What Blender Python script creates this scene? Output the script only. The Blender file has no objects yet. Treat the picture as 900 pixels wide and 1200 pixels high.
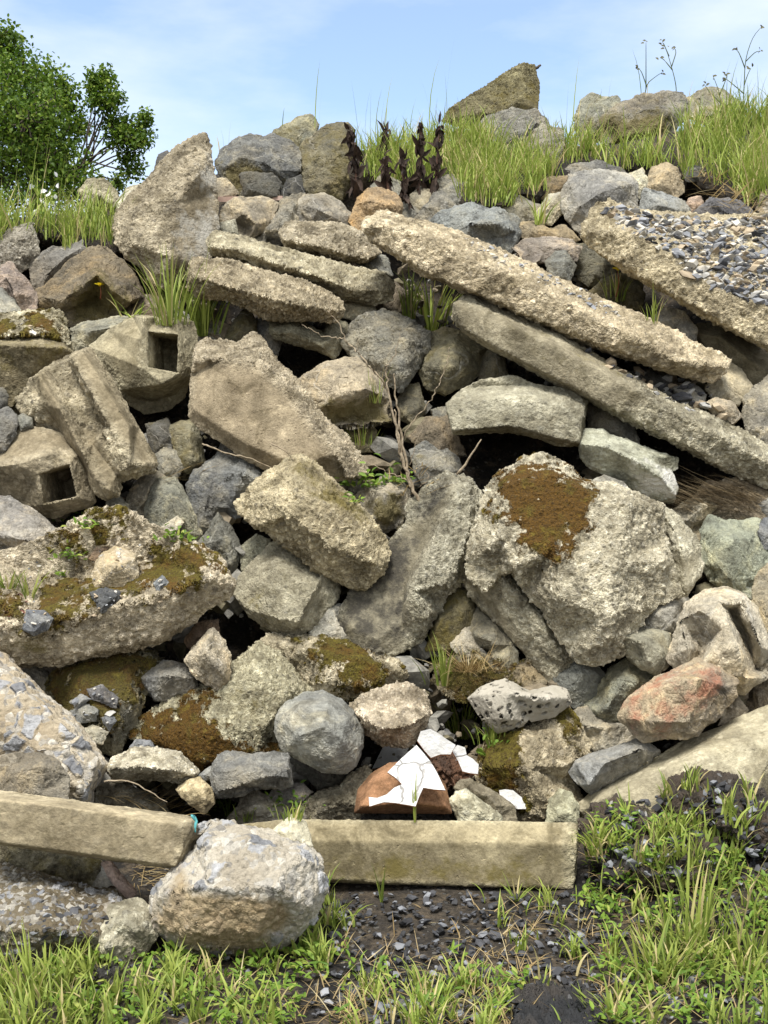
import bpy, bmesh, math, random
import numpy as np
from mathutils import Vector, noise as mnoise
from mathutils.geometry import delaunay_2d_cdt

random.seed(7); RNG = np.random.default_rng(7)
SC = bpy.context.scene
COL = SC.collection

# ---------------------------------------------------------------- camera
CAM_H = 1.25; PITCH = math.radians(3.5); FPX = 1290.0
cam_d = bpy.data.cameras.new('camera'); cam = bpy.data.objects.new('camera', cam_d); COL.objects.link(cam)
cam.location = (0, 0, CAM_H); cam.rotation_euler = (math.pi/2 - PITCH, 0, 0)
cam_d.sensor_fit = 'VERTICAL'; cam_d.sensor_height = 36.0; cam_d.sensor_width = 27.0
cam_d.lens = 36.0*FPX/1200.0; cam_d.clip_start = 0.05; cam_d.clip_end = 2000
SC.camera = cam

# ---------------------------------------------------------------- light
SUN_EL, SUN_AZ = math.radians(66), math.radians(200)     # azimuth clockwise from +Y: behind the camera, a little to its left
SUN_STRENGTH, SKY_STRENGTH, EXPOSURE = 2.3, 0.10, 1.36
w = bpy.data.worlds.new('World'); SC.world = w; w.use_nodes = True
nt = w.node_tree; nt.nodes.clear()
def N(t, typ, **kw):
    n = t.nodes.new(typ)
    for k, v in kw.items():
        if k.startswith('i_'):
            n.inputs[int(k[2:]) if k[2:].isdigit() else k[2:].replace('_', ' ')].default_value = v
        else: setattr(n, k, v)
    return n
out = N(nt, 'ShaderNodeOutputWorld'); bg = N(nt, 'ShaderNodeBackground')
sky = N(nt, 'ShaderNodeTexSky'); sky.sky_type = 'NISHITA'; sky.sun_disc = False
sky.sun_elevation = SUN_EL; sky.sun_rotation = SUN_AZ; sky.air_density = 1.0; sky.dust_density = 0.4; sky.ozone_density = 1.5
tc = N(nt, 'ShaderNodeTexCoord'); sep = N(nt, 'ShaderNodeSeparateXYZ'); nt.links.new(tc.outputs['Generated'], sep.inputs[0])
mp = N(nt, 'ShaderNodeMapping'); mp.inputs['Scale'].default_value = (1.6, 1.6, 5.0); nt.links.new(tc.outputs['Generated'], mp.inputs[0])
cn = N(nt, 'ShaderNodeTexNoise'); cn.inputs['Scale'].default_value = 1.7; cn.inputs['Detail'].default_value = 7; cn.inputs['Roughness'].default_value = .55
nt.links.new(mp.outputs[0], cn.inputs['Vector'])
cr = N(nt, 'ShaderNodeMapRange'); cr.inputs['From Min'].default_value = .40; cr.inputs['From Max'].default_value = .72
nt.links.new(cn.outputs['Fac'], cr.inputs['Value'])
# a veil of cloud, thick overhead and behind, thinner low in front
up = N(nt, 'ShaderNodeMapRange'); up.inputs['From Min'].default_value = .36; up.inputs['From Max'].default_value = .62; up.inputs['To Min'].default_value = .10
nt.links.new(sep.outputs['Z'], up.inputs['Value'])
hz = N(nt, 'ShaderNodeMapRange'); hz.inputs['From Min'].default_value = .34; hz.inputs['From Max'].default_value = .08; hz.inputs['To Max'].default_value = .55
nt.links.new(sep.outputs['Z'], hz.inputs['Value'])
bk = N(nt, 'ShaderNodeMapRange'); bk.inputs['From Min'].default_value = .35; bk.inputs['From Max'].default_value = -.25; nt.links.new(sep.outputs['Y'], bk.inputs['Value'])
m0 = N(nt, 'ShaderNodeMath', operation='MAXIMUM'); nt.links.new(up.outputs[0], m0.inputs[0]); nt.links.new(bk.outputs[0], m0.inputs[1])
m1 = N(nt, 'ShaderNodeMath', operation='MAXIMUM'); nt.links.new(m0.outputs[0], m1.inputs[0]); nt.links.new(hz.outputs[0], m1.inputs[1])
m2 = N(nt, 'ShaderNodeMath', operation='MULTIPLY_ADD'); m2.inputs[1].default_value = .6; nt.links.new(cr.outputs[0], m2.inputs[0]); nt.links.new(m1.outputs[0], m2.inputs[2])
m3 = N(nt, 'ShaderNodeMath', operation='MINIMUM'); m3.inputs[1].default_value = .93; nt.links.new(m2.outputs[0], m3.inputs[0])
cl = N(nt, 'ShaderNodeRGB'); cl.outputs[0].default_value = (4.7, 4.85, 5.05, 1)
mx = N(nt, 'ShaderNodeMix', data_type='RGBA'); nt.links.new(m3.outputs[0], mx.inputs['Factor']); nt.links.new(sky.outputs[0], mx.inputs['A']); nt.links.new(cl.outputs[0], mx.inputs['B'])
nt.links.new(mx.outputs['Result'], bg.inputs['Color']); bg.inputs['Strength'].default_value = SKY_STRENGTH
nt.links.new(bg.outputs[0], out.inputs['Surface'])
sd = bpy.data.lights.new('sun', 'SUN'); sun = bpy.data.objects.new('sun', sd); COL.objects.link(sun)
sd.energy = SUN_STRENGTH; sd.angle = math.radians(18); sd.color = (1.0, .97, .92)
d = Vector((math.sin(SUN_AZ)*math.cos(SUN_EL), math.cos(SUN_AZ)*math.cos(SUN_EL), math.sin(SUN_EL)))
sun.rotation_euler = d.to_track_quat('Z', 'Y').to_euler()
vs = SC.view_settings; vs.view_transform = 'Standard'; vs.look = 'None'; vs.gamma = 1; vs.use_curve_mapping = False; vs.exposure = EXPOSURE
SC.cycles.max_bounces = 5; SC.cycles.diffuse_bounces = 3; SC.cycles.transparent_max_bounces = 6

# ---------------------------------------------------------------- where a spot of the slope stands
PYT = [60, 120, 170, 230, 300, 400, 500, 600, 700, 800, 900, 960, 1040]
YT  = [7.4, 6.6, 6.0, 5.4, 4.95, 4.55, 4.25, 4.0, 3.75, 3.55, 3.35, 3.2, 3.05]
def slopeY(py):
    if py > 1040:
        return min(3.05, CAM_H/math.tan(math.atan((py-600)/FPX)+PITCH))
    return float(np.interp(py, PYT, YT))
cP, sP = math.cos(PITCH), math.sin(PITCH)
def at(px, py, Y):
    dx, dy = (px-450)/FPX, (600-py)/FPX
    k = Y/(cP + dy*sP)
    return Vector((dx*k, Y, CAM_H + k*(-sP + dy*cP)))
def P(px, py, near=0.0): return at(px, py, slopeY(py)-near)
def proj(co):
    x, y, z = co[:, 0], co[:, 1], co[:, 2]-CAM_H
    f = y*cP - z*sP; u = y*sP + z*cP
    return np.stack([450+FPX*x/f, 600-FPX*u/f], 1)
def pts(s): return [tuple(float(v) for v in q.split(',')) for q in s.split()]

def tag(o, label=None, cat=None, group=None, kind=None):
    if label: o['label'] = label
    if cat: o['category'] = cat
    if group: o['group'] = group
    if kind: o['kind'] = kind
    return o
def mesh_obj(name, verts, faces, mat=None, parent=None, smooth=False, origin=None):
    me = bpy.data.meshes.new(name)
    verts = np.asarray(verts, dtype=float)
    if origin is not None: verts = verts - np.array(origin)
    me.from_pydata(verts.tolist(), [], faces); me.update()
    if smooth: me.shade_smooth()
    o = bpy.data.objects.new(name, me); COL.objects.link(o)
    if origin is not None: o.location = origin
    if mat: me.materials.append(mat)
    if parent is not None: o.parent = parent
    return o
def empty(name, loc=(0, 0, 0)):
    o = bpy.data.objects.new(name, None); COL.objects.link(o); o.location = loc; o.empty_display_size = .1
    return o

# ---------------------------------------------------------------- materials
class G:
    """small helper for writing node graphs"""
    def __init__(s, name):
        s.m = bpy.data.materials.new(name); s.m.use_nodes = True; s.t = s.m.node_tree; s.t.nodes.clear()
        s.out = s.t.nodes.new('ShaderNodeOutputMaterial')
    def put(s, sock, v):
        if isinstance(v, bpy.types.NodeSocket): s.t.links.new(v, sock)
        elif v is not None:
            if isinstance(v, tuple) and len(v) == 3 and sock.type == 'RGBA': v = v+(1,)
            sock.default_value = v
    def math(s, op, a, b=None, c=None, clamp=False):
        n = s.t.nodes.new('ShaderNodeMath'); n.operation = op; n.use_clamp = clamp
        s.put(n.inputs[0], a)
        if b is not None: s.put(n.inputs[1], b)
        if c is not None: s.put(n.inputs[2], c)
        return n.outputs[0]
    def rng(s, v, a, b, c=0., d=1., smooth=False):
        n = s.t.nodes.new('ShaderNodeMapRange'); s.put(n.inputs['Value'], v)
        if smooth: n.interpolation_type = 'SMOOTHSTEP'
        for k, x in zip(('From Min', 'From Max', 'To Min', 'To Max'), (a, b, c, d)): s.put(n.inputs[k], x)
        return n.outputs[0]
    def mix(s, f, a, b, mode='MIX'):
        n = s.t.nodes.new('ShaderNodeMix'); n.data_type = 'RGBA'; n.blend_type = mode
        s.put(n.inputs['Factor'], f); s.put(n.inputs['A'], a); s.put(n.inputs['B'], b)
        return n.outputs['Result']
    def mixf(s, f, a, b):
        n = s.t.nodes.new('ShaderNodeMix'); s.put(n.inputs['Factor'], f); s.put(n.inputs['A'], a); s.put(n.inputs['B'], b)
        return n.outputs['Result']
    def noise(s, v, scale, detail=4, rough=.55, dist=0.):
        n = s.t.nodes.new('ShaderNodeTexNoise'); s.put(n.inputs['Vector'], v)
        n.inputs['Scale'].default_value = scale; n.inputs['Detail'].default_value = detail; n.inputs['Roughness'].default_value = rough; n.inputs['Distortion'].default_value = dist
        return n.outputs['Fac']
    def vor(s, v, scale, feature='F1', rnd=1.):
        n = s.t.nodes.new('ShaderNodeTexVoronoi'); n.feature = feature; s.put(n.inputs['Vector'], v); n.inputs['Scale'].default_value = scale; n.inputs['Randomness'].default_value = rnd
        return n
    def attr(s, name):
        n = s.t.nodes.new('ShaderNodeAttribute'); n.attribute_name = name; return n.outputs['Fac']
    def coords(s):
        n = s.t.nodes.new('ShaderNodeTexCoord'); i = s.t.nodes.new('ShaderNodeObjectInfo')
        a = s.t.nodes.new('ShaderNodeVectorMath'); a.operation = 'MULTIPLY_ADD'
        r = s.t.nodes.new('ShaderNodeCombineXYZ')
        for k in range(3): s.t.links.new(i.outputs['Random'], r.inputs[k])
        s.t.links.new(r.outputs[0], a.inputs[0]); a.inputs[1].default_value = (31., 57., 83.); sc_ = s.t.nodes.new('ShaderNodeVectorMath'); sc_.operation = 'SCALE'; s.t.links.new(n.outputs['Object'], sc_.inputs[0])
        s.t.links.new(s.math('MULTIPLY_ADD', s.math('FRACT', s.math('MULTIPLY', i.outputs['Random'], 7.31)), .75, .70), sc_.inputs['Scale']); s.t.links.new(sc_.outputs[0], a.inputs[2])
        s.info = i
        return a.outputs[0]
    def warp(s, v, scale, amt):
        n = s.t.nodes.new('ShaderNodeTexNoise'); s.put(n.inputs['Vector'], v); n.inputs['Scale'].default_value = scale; n.inputs['Detail'].default_value = 3
        a = s.t.nodes.new('ShaderNodeVectorMath'); a.operation = 'MULTIPLY_ADD'; s.t.links.new(n.outputs['Color'], a.inputs[0]); a.inputs[1].default_value = (amt,)*3; s.put(a.inputs[2], v)
        return a.outputs[0]
    def finish(s, color, rough=.9, disp=None, spec=.25, transl=None, both=True):
        b = s.t.nodes.new('ShaderNodeBsdfPrincipled'); s.put(b.inputs['Base Color'], color); s.put(b.inputs['Roughness'], rough); b.inputs['Specular IOR Level'].default_value = spec
        sh = b.outputs[0]
        if transl is not None:
            tr = s.t.nodes.new('ShaderNodeBsdfTranslucent'); s.put(tr.inputs['Color'], color)
            mxs = s.t.nodes.new('ShaderNodeMixShader'); mxs.inputs[0].default_value = transl
            s.t.links.new(sh, mxs.inputs[1]); s.t.links.new(tr.outputs[0], mxs.inputs[2]); sh = mxs.outputs[0]
        s.t.links.new(sh, s.out.inputs['Surface'])
        if disp is not None:
            dn = s.t.nodes.new('ShaderNodeDisplacement'); s.put(dn.inputs['Height'], disp); dn.inputs['Midlevel'].default_value = 0.; dn.inputs['Scale'].default_value = 1.
            s.t.links.new(dn.outputs[0], s.out.inputs['Displacement']); s.m.displacement_method = 'BOTH' if both else 'BUMP'
        return s.m

def moss_layer(g, v, col, disp, rust=False):
    """moss grows where the mesh says so, with a ragged edge"""
    mo = g.attr('moss')
    n = g.noise(v, 15, 6, .7)
    m = g.rng(g.math('ADD', mo, g.math('MULTIPLY_ADD', n, 3.0, -1.5)), .40, .60, smooth=True)
    m = g.math('MULTIPLY', m, g.rng(mo, .02, .12))
    n2 = g.noise(v, 16, 4, .6); n3 = g.noise(v, 160, 3, .7)
    mc = g.mix(g.rng(n2, .52, .72) if rust else g.rng(n2, .34, .54), (.115, .060, .009), (.110, .090, .013))
    mc = g.mix(g.rng(n3, .35, .7), mc, (.036, .022, .007))
    mc = g.mix(g.rng(n, .58, .75), mc, (.20, .16, .025))
    col = g.mix(m, col, mc)
    mh = g.math('MULTIPLY_ADD', n3, .007, g.math('MULTIPLY_ADD', g.noise(v, 55, 3), .012, .002))
    return col, g.mixf(m, disp, g.math('ADD', g.math('MULTIPLY', disp, .4), mh))
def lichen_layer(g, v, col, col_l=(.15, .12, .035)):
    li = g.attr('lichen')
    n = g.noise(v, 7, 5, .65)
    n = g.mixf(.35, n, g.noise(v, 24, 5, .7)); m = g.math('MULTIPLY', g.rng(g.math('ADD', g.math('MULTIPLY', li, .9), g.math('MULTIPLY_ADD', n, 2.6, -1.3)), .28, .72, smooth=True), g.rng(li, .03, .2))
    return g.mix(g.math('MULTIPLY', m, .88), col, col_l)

def concrete_mat(name='broken_concrete', lcol=(.15, .12, .035), rust=False):
    g = G(name); v = g.coords(); tint = g.info.outputs['Color']
    alt = g.attr('alt')
    big = g.noise(v, 4.5, 6, .6); mid = g.noise(v, 17, 5, .65); fine = g.noise(v, 110, 4, .7)
    vv = g.warp(v, 30, .02)
    agg = g.vor(vv, 42); agg2 = g.vor(vv, 95)
    c = g.mix(g.rng(big, .3, .7), g.mix(1., tint, (.60, .56, .48), 'MULTIPLY'), g.mix(1., tint, (1.32, 1.29, 1.2), 'MULTIPLY'))
    cr = g.t.nodes.new('ShaderNodeSeparateColor'); g.t.links.new(agg.outputs['Color'], cr.inputs[0])
    cr2 = g.t.nodes.new('ShaderNodeSeparateColor'); g.t.links.new(agg2.outputs['Color'], cr2.inputs[0])
    stone = g.rng(cr.outputs[0], .55, .62)                                    # which cells show as a stone
    stone = g.math('MULTIPLY', stone, g.rng(agg.outputs['Distance'], .46, .36))
    sc = g.mix(cr.outputs[1], g.mix(1., tint, (.42, .42, .44), 'MULTIPLY'), g.mix(1., tint, (1.75, 1.7, 1.6), 'MULTIPLY'))
    ro = g.math('SUBTRACT', 1., alt)
    c = g.mix(g.math('MULTIPLY', stone, g.math('MULTIPLY_ADD', ro, .62, .14)), c, sc)
    c = g.mix(g.math('MULTIPLY', g.rng(cr2.outputs[0], .62, .7), g.math('MULTIPLY_ADD', ro, .4, .14)), c, g.mix(cr2.outputs[1], g.mix(1., tint, (.4, .38, .35), 'MULTIPLY'), g.mix(1., tint, (1.7, 1.7, 1.65), 'MULTIPLY')))
    c = g.mix(g.rng(fine, .30, .72), g.mix(1., c, (.72, .71, .69), 'MULTIPLY'), g.mix(1., c, (1.2, 1.2, 1.2), 'MULTIPLY'))
    # weathering: dark algae stains and pale lime
    c = g.mix(g.math('MULTIPLY', g.rng(g.noise(v, 6.5, 7, .7, .6), .51, .64), .72), c, g.mix(1., c, (.36, .34, .28), 'MULTIPLY'))
    c = g.mix(g.math('MULTIPLY', g.rng(g.noise(v, 9, 6, .7), .58, .70), .5), c, g.mix(1., c, (1.6, 1.6, 1.6), 'MULTIPLY'))
    c = g.mix(g.math('MULTIPLY_ADD', alt, -.62, 1.), c, g.mix(g.rng(g.noise(v, 12, 6, .68, .3), .36, .64), g.mix(1., c, (.54, .52, .48), 'MULTIPLY'), g.mix(1., c, (1.48, 1.47, 1.44), 'MULTIPLY')))
    pit = g.rng(mid, .42, .26)
    c = g.mix(g.math('MULTIPLY', pit, g.math('MULTIPLY_ADD', ro, .35, .2)), c, (.06, .05, .035))
    c = g.mix(alt, c, g.mix(1., c, (.66, .62, .555), 'MULTIPLY'))
    c = lichen_layer(g, v, c, lcol)
    rough_d = g.math('MULTIPLY_ADD', big, .016, g.math('MULTIPLY_ADD', mid, .022, -.019))
    rough_d = g.math('ADD', rough_d, g.math('MULTIPLY', g.math('SUBTRACT', .4, agg.outputs['Distance']), g.math('MULTIPLY_ADD', stone, .014, .010)))
    rough_d = g.math('MULTIPLY_ADD', g.noise(v, 60, 4, .7), .020, g.math('SUBTRACT', rough_d, .010))
    rid = g.math('ABSOLUTE', g.math('SUBTRACT', g.noise(v, 26, 5, .6), .5)); rough_d = g.math('MULTIPLY_ADD', rid, -.055, g.math('ADD', rough_d, .006))
    smooth_d = g.math('MULTIPLY_ADD', mid, .004, g.math('MULTIPLY_ADD', big, .006, -.005))
    smooth_d = g.math('SUBTRACT', smooth_d, g.math('MULTIPLY', g.rng(g.noise(v, 45, 2), .33, .26), .004))
    d = g.math('MULTIPLY', g.math('MULTIPLY_ADD', fine, .0045, g.mixf(alt, rough_d, smooth_d)), g.attr('amp'))
    c, d = moss_layer(g, v, c, d, rust)
    return g.finish(c, .92, d)

def stone_mat(name='quarry_stone', lcol=(.13, .105, .035)):
    g = G(name); v = g.coords(); tint = g.info.outputs['Color']
    vv = g.warp(v, 5, .16)
    big = g.noise(vv, 3.2, 7, .62); mid = g.noise(vv, 12, 6, .68); fine = g.noise(v, 80, 4, .7)
    c = g.mix(g.rng(big, .34, .66), g.mix(1., tint, (.50, .50, .52), 'MULTIPLY'), g.mix(1., tint, (1.35, 1.32, 1.26), 'MULTIPLY'))
    c = g.mix(g.math('MULTIPLY', g.rng(mid, .52, .66), .6), c, g.mix(1., tint, (1.75, 1.62, 1.38), 'MULTIPLY'))
    c = g.mix(g.math('MULTIPLY', g.rng(mid, .46, .34), .6), c, g.mix(1., tint, (.34, .34, .33), 'MULTIPLY'))
    ve = g.vor(g.warp(v, 6, .25), 5.5, 'DISTANCE_TO_EDGE')
    c = g.mix(g.math('MULTIPLY', g.math('MULTIPLY', g.rng(ve.outputs['Distance'], .022, .004), g.rng(g.noise(v, 4, 2), .5, .62)), .6), c, g.mix(.5, (.62, .60, .55), tint))
    c = g.mix(g.rng(fine, .3, .7), g.mix(1., c, (.66, .66, .66), 'MULTIPLY'), g.mix(1., c, (1.3, 1.3, 1.3), 'MULTIPLY'))
    wp = g.noise(g.warp(v, 3, .3), 2.6, 5, .6); c = g.mix(g.math('MULTIPLY', g.rng(wp, .46, .60), .62), c, g.mix(1., c, (1.10, .99, .80), 'MULTIPLY'))
    c = g.mix(g.math('MULTIPLY', g.rng(g.noise(v, 8, 7, .72, .5), .53, .66), .7), c, g.mix(1., c, (.40, .38, .33), 'MULTIPLY'))
    c = g.mix(g.math('MULTIPLY', g.rng(g.noise(v, 14, 6, .72, .4), .56, .68), .55), c, g.mix(1., c, (1.7, 1.66, 1.55), 'MULTIPLY'))
    c = lichen_layer(g, v, c, lcol)
    ch = g.vor(g.warp(v, 9, .08), 7.5); ch2 = g.vor(g.warp(v, 14, .06), 19)
    d = g.math('MULTIPLY_ADD', big, .034, g.math('MULTIPLY_ADD', mid, .020, -.027))
    d = g.math('MULTIPLY_ADD', ch.outputs['Distance'], -.030, g.math('ADD', d, .016))
    d = g.math('MULTIPLY_ADD', ch2.outputs['Distance'], -.012, g.math('ADD', d, .005))
    d = g.math('MULTIPLY_ADD', fine, .005, d)
    d = g.math('MULTIPLY_ADD', g.rng(ve.outputs['Distance'], .02, .0), -.004, d)
    d = g.math('MULTIPLY', g.math('MULTIPLY', d, g.attr('amp')), g.math('SUBTRACT', 1., g.math('MULTIPLY', g.attr('alt'), .72)))
    d = g.math('MULTIPLY_ADD', g.noise(v, 30, 6, .74), .016, g.math('SUBTRACT', d, .008)); rid = g.math('ABSOLUTE', g.math('SUBTRACT', g.noise(vv, 19, 6, .65), .5)); d = g.math('MULTIPLY_ADD', rid, -.035, d)
    c, d = moss_layer(g, v, c, d)
    return g.finish(c, g.rng(mid, .3, .7, .62, .9), d, .35)

def conglomerate_mat():
    g = G('coarse_aggregate_concrete'); v = g.coords(); tint = g.info.outputs['Color']; alt = g.attr('alt')
    vv = g.warp(v, 25, .025)
    a = g.vor(vv, 21, 'F1', 1.); ae = g.vor(vv, 21, 'DISTANCE_TO_EDGE'); b = g.vor(vv, 60)
    s1 = g.t.nodes.new('ShaderNodeSeparateColor'); g.t.links.new(a.outputs['Color'], s1.inputs[0])
    s2 = g.t.nodes.new('ShaderNodeSeparateColor'); g.t.links.new(b.outputs['Color'], s2.inputs[0])
    big = g.noise(v, 4, 5, .6); fine = g.noise(v, 100, 4, .7)
    base = g.mix(g.rng(big, .35, .65), g.mix(1., tint, (.7, .64, .55), 'MULTIPLY'), g.mix(1., tint, (1.2, 1.18, 1.14), 'MULTIPLY'))
    base = g.mix(g.math('MULTIPLY', g.rng(s2.outputs[0], .6, .66), .6), base, g.mix(s2.outputs[1], (.11, .11, .11), (.58, .55, .48)))
    show = g.math('MULTIPLY', g.rng(ae.outputs['Distance'], .05, .12), g.rng(g.math('ADD', s1.outputs[0], g.math('MULTIPLY', alt, .55)), .82, .86))
    sc = g.mix(s1.outputs[1], (.12, .125, .135), (.30, .30, .30))
    c = g.mix(g.math('MULTIPLY', show, .9), base, g.mix(g.rng(g.noise(v, 40, 4), .35, .65), sc, g.mix(1., sc, (1.5, 1.5, 1.5), 'MULTIPLY')))
    c = g.mix(g.rng(fine, .3, .7), g.mix(1., c, (.75, .75, .75), 'MULTIPLY'), g.mix(1., c, (1.15, 1.15, 1.15), 'MULTIPLY'))
    mud = g.math('ADD', g.attr('lichen'), g.math('MULTIPLY_ADD', g.noise(v, 10, 5, .65), 1.0, -.6))
    c = g.mix(g.math('MULTIPLY', g.rng(mud, .3, .6), .85), c, g.mix(s2.outputs[2], (.21, .15, .075), (.30, .23, .13)))
    d = g.math('MULTIPLY_ADD', big, .02, g.math('MULTIPLY_ADD', g.noise(v, 20, 5, .65), .018, -.019))
    d = g.math('MULTIPLY_ADD', show, .006, d)
    d = g.math('MULTIPLY_ADD', g.math('SUBTRACT', .4, b.outputs['Distance']), .008, d)
    d = g.math('MULTIPLY_ADD', g.noise(v, 45, 5, .7), .012, d)
    c, d = moss_layer(g, v, c, d)
    return g.finish(c, .9, d)

def pitted_mat():
    g = G('pitted_stone'); v = g.coords(); tint = g.info.outputs['Color']
    vv = g.warp(v, 20, .03)
    a = g.vor(vv, 34); n = g.noise(v, 5, 5)
    pit = g.rng(a.outputs['Distance'], .42, .28, smooth=True)
    c = g.mix(g.rng(n, .3, .7), g.mix(1., tint, (.75, .74, .7), 'MULTIPLY'), g.mix(1., tint, (1.2, 1.2, 1.2), 'MULTIPLY'))
    c = g.mix(g.math('MULTIPLY', pit, .5), c, (.14, .13, .11))
    d = g.math('MULTIPLY_ADD', pit, -.012, g.math('MULTIPLY_ADD', n, .04, -.02))
    d = g.math('MULTIPLY_ADD', g.noise(v, 70, 4), .006, d)
    c, d = moss_layer(g, v, c, d)
    return g.finish(c, .9, d)

def asphalt_mat():
    g = G('crumbled_asphalt'); v = g.coords(); tint = g.info.outputs['Color']
    a = g.vor(g.warp(v, 30, .02), 55); s = g.t.nodes.new('ShaderNodeSeparateColor'); g.t.links.new(a.outputs['Color'], s.inputs[0])
    n = g.noise(v, 9, 6, .65)
    c = g.mix(g.rng(n, .4, .62), tint, g.mix(1., tint, (1.9, 1.6, 1.3), 'MULTIPLY'))
    c = g.mix(g.math('MULTIPLY', g.rng(s.outputs[0], .95, .97), g.rng(a.outputs['Distance'], .45, .35)), c, g.mix(s.outputs[1], (.1, .1, .1), (.38, .36, .32)))
    d = g.math('MULTIPLY_ADD', n, .05, g.math('MULTIPLY_ADD', g.noise(v, 45, 5, .7), .022, -.034))
    d = g.math('MULTIPLY_ADD', g.math('SUBTRACT', .4, a.outputs['Distance']), .022, d); a2 = g.vor(g.warp(v, 18, .04), 20); d = g.math('MULTIPLY_ADD', g.math('SUBTRACT', .4, a2.outputs['Distance']), .034, d)
    c, d = moss_layer(g, v, c, d)
    return g.finish(c, .8, d, .35)

def earth_mat():
    g = G('dark_earth')
    n = g.t.nodes.new('ShaderNodeTexCoord'); v = n.outputs['Object']
    a = g.noise(v, 2.2, 6, .6); b = g.noise(v, 14, 6, .7); f = g.noise(v, 90, 4, .7)
    c = g.mix(g.rng(a, .38, .62), (.022, .020, .018), (.058, .048, .036))
    c = g.mix(g.math('MULTIPLY', g.rng(b, .5, .66), .7), c, (.15, .115, .075))
    c = g.mix(g.math('MULTIPLY', g.rng(b, .45, .33), .8), c, (.018, .018, .018))
    vo = g.vor(g.warp(v, 25, .03), 48); s = g.t.nodes.new('ShaderNodeSeparateColor'); g.t.links.new(vo.outputs['Color'], s.inputs[0])
    st = g.math('MULTIPLY', g.rng(s.outputs[0], .68, .72), g.rng(vo.outputs['Distance'], .42, .34))
    c = g.mix(st, c, g.mix(s.outputs[1], (.03, .031, .033), (.17, .155, .13)))
    c = g.mix(g.rng(f, .35, .7), g.mix(1., c, (.6, .6, .6), 'MULTIPLY'), g.mix(1., c, (1.3, 1.3, 1.3), 'MULTIPLY'))
    d = g.math('MULTIPLY_ADD', b, .03, g.math('MULTIPLY_ADD', f, .008, g.math('MULTIPLY', st, .012)))
    return g.finish(c, .95, d, .2, both=False)

def simple(name, c1, c2, scale=20, bump=.002, rough=.8, spec=.3, transl=None):
    g = G(name); v = g.coords(); n = g.noise(v, scale, 5, .65)
    return g.finish(g.mix(g.rng(n, .35, .65), c1, c2), rough, g.math('MULTIPLY', n, bump) if bump else None, spec, transl, both=False)

def blade_mat(name, dark, light, straw, straw_at=.86):
    g = G(name); r = g.attr('rnd'); h = g.attr('tall')
    c = g.mix(g.rng(r, 0., straw_at), dark, light)
    c = g.mix(g.rng(r, straw_at, straw_at+.03), c, straw)
    c = g.mix(g.math('MULTIPLY', g.rng(h, .6, 1.), .35), c, g.mix(.6, straw, light))
    return g.finish(c, .55, None, .3, .35)

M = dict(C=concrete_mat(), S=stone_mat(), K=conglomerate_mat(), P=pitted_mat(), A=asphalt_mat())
M['earth'] = earth_mat(); M['S_red'] = stone_mat('red_streaked_stone', (.36, .155, .09)); M['S_cream'] = stone_mat('cream_veined_stone', (.50, .44, .27)); M['C_dark'] = concrete_mat('black_stained_concrete', (.034, .031, .026)); M['C_rust'] = concrete_mat('rust_mossed_concrete', rust=True); M['C_grey'] = concrete_mat('grey_faced_concrete', (.37, .35, .30)); M['C_white'] = concrete_mat('lime_streaked_concrete', (.62, .60, .54))
M['grass'] = blade_mat('grass_blades', (.125, .19, .03), (.37, .43, .09), (.54, .45, .22), .80)
M['hillgrass'] = blade_mat('hilltop_grass_blades', (.15, .23, .03), (.40, .47, .10), (.56, .47, .23), .76)
M['straw'] = blade_mat('dry_straw', (.28, .19, .08), (.46, .35, .17), (.56, .47, .27))
M['leaf'] = blade_mat('tree_leaves', (.045, .095, .010), (.15, .24, .025), (.24, .31, .05), .85)
M['weed'] = blade_mat('weed_leaves', (.09, .17, .02), (.22, .33, .045), (.34, .38, .08))
M['bark'] = simple('grey_bark', (.05, .04, .03), (.13, .105, .075), 30)
M['twig'] = simple('bleached_twig', (.19, .145, .09), (.38, .31, .215), 60, .004)
M['deadleaf'] = simple('withered_brown_leaf', (.018, .011, .008), (.055, .034, .022), 25, .003)
M['deadstem'] = simple('withered_stem', (.07, .035, .025), (.13, .07, .045), 40)
def glaze_mat():
    g = G('crazed_white_glaze'); v = g.coords(); n = g.noise(v, 14, 5, .65)
    e = g.vor(g.warp(v, 9, .09), 5.5, 'DISTANCE_TO_EDGE')
    c = g.mix(g.rng(n, .35, .65), (.44, .43, .40), (.56, .56, .545))
    c = g.mix(g.math('MULTIPLY', g.rng(g.noise(v, 40, 5, .7), .56, .7), .45), c, (.30, .27, .22))
    crack = g.math('MULTIPLY', g.rng(e.outputs['Distance'], .018, .006), g.rng(g.noise(v, 7, 2), .48, .54))
    return g.finish(g.mix(g.math('MULTIPLY', crack, .75), c, (.16, .14, .12)), .45, g.math('MULTIPLY_ADD', crack, -.002, g.math('MULTIPLY', n, .012)), .4, both=False)
M['glaze'] = glaze_mat()
M['clay'] = simple('terracotta_clay', (.30, .115, .045), (.46, .20, .085), 60, .004)
M['wood'] = simple('weathered_wood', (.17, .12, .085), (.33, .26, .19), 18, .004)
M['pinkwood'] = simple('pale_split_wood', (.36, .24, .19), (.52, .40, .33), 18, .003)
M['rope'] = simple('turquoise_cord', (.10, .38, .40), (.16, .52, .52), 60, .002)
M['petal'] = simple('yellow_petal', (.80, .62, .02), (.85, .72, .05), 30, 0, .6, .3, .3)
M['blossom'] = simple('white_blossom', (.75, .76, .74), (.85, .85, .84), 30, 0, .7, .3, .3)
M['redstem'] = simple('reddish_stem', (.20, .06, .03), (.28, .10, .05), 30, 0)

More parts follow.
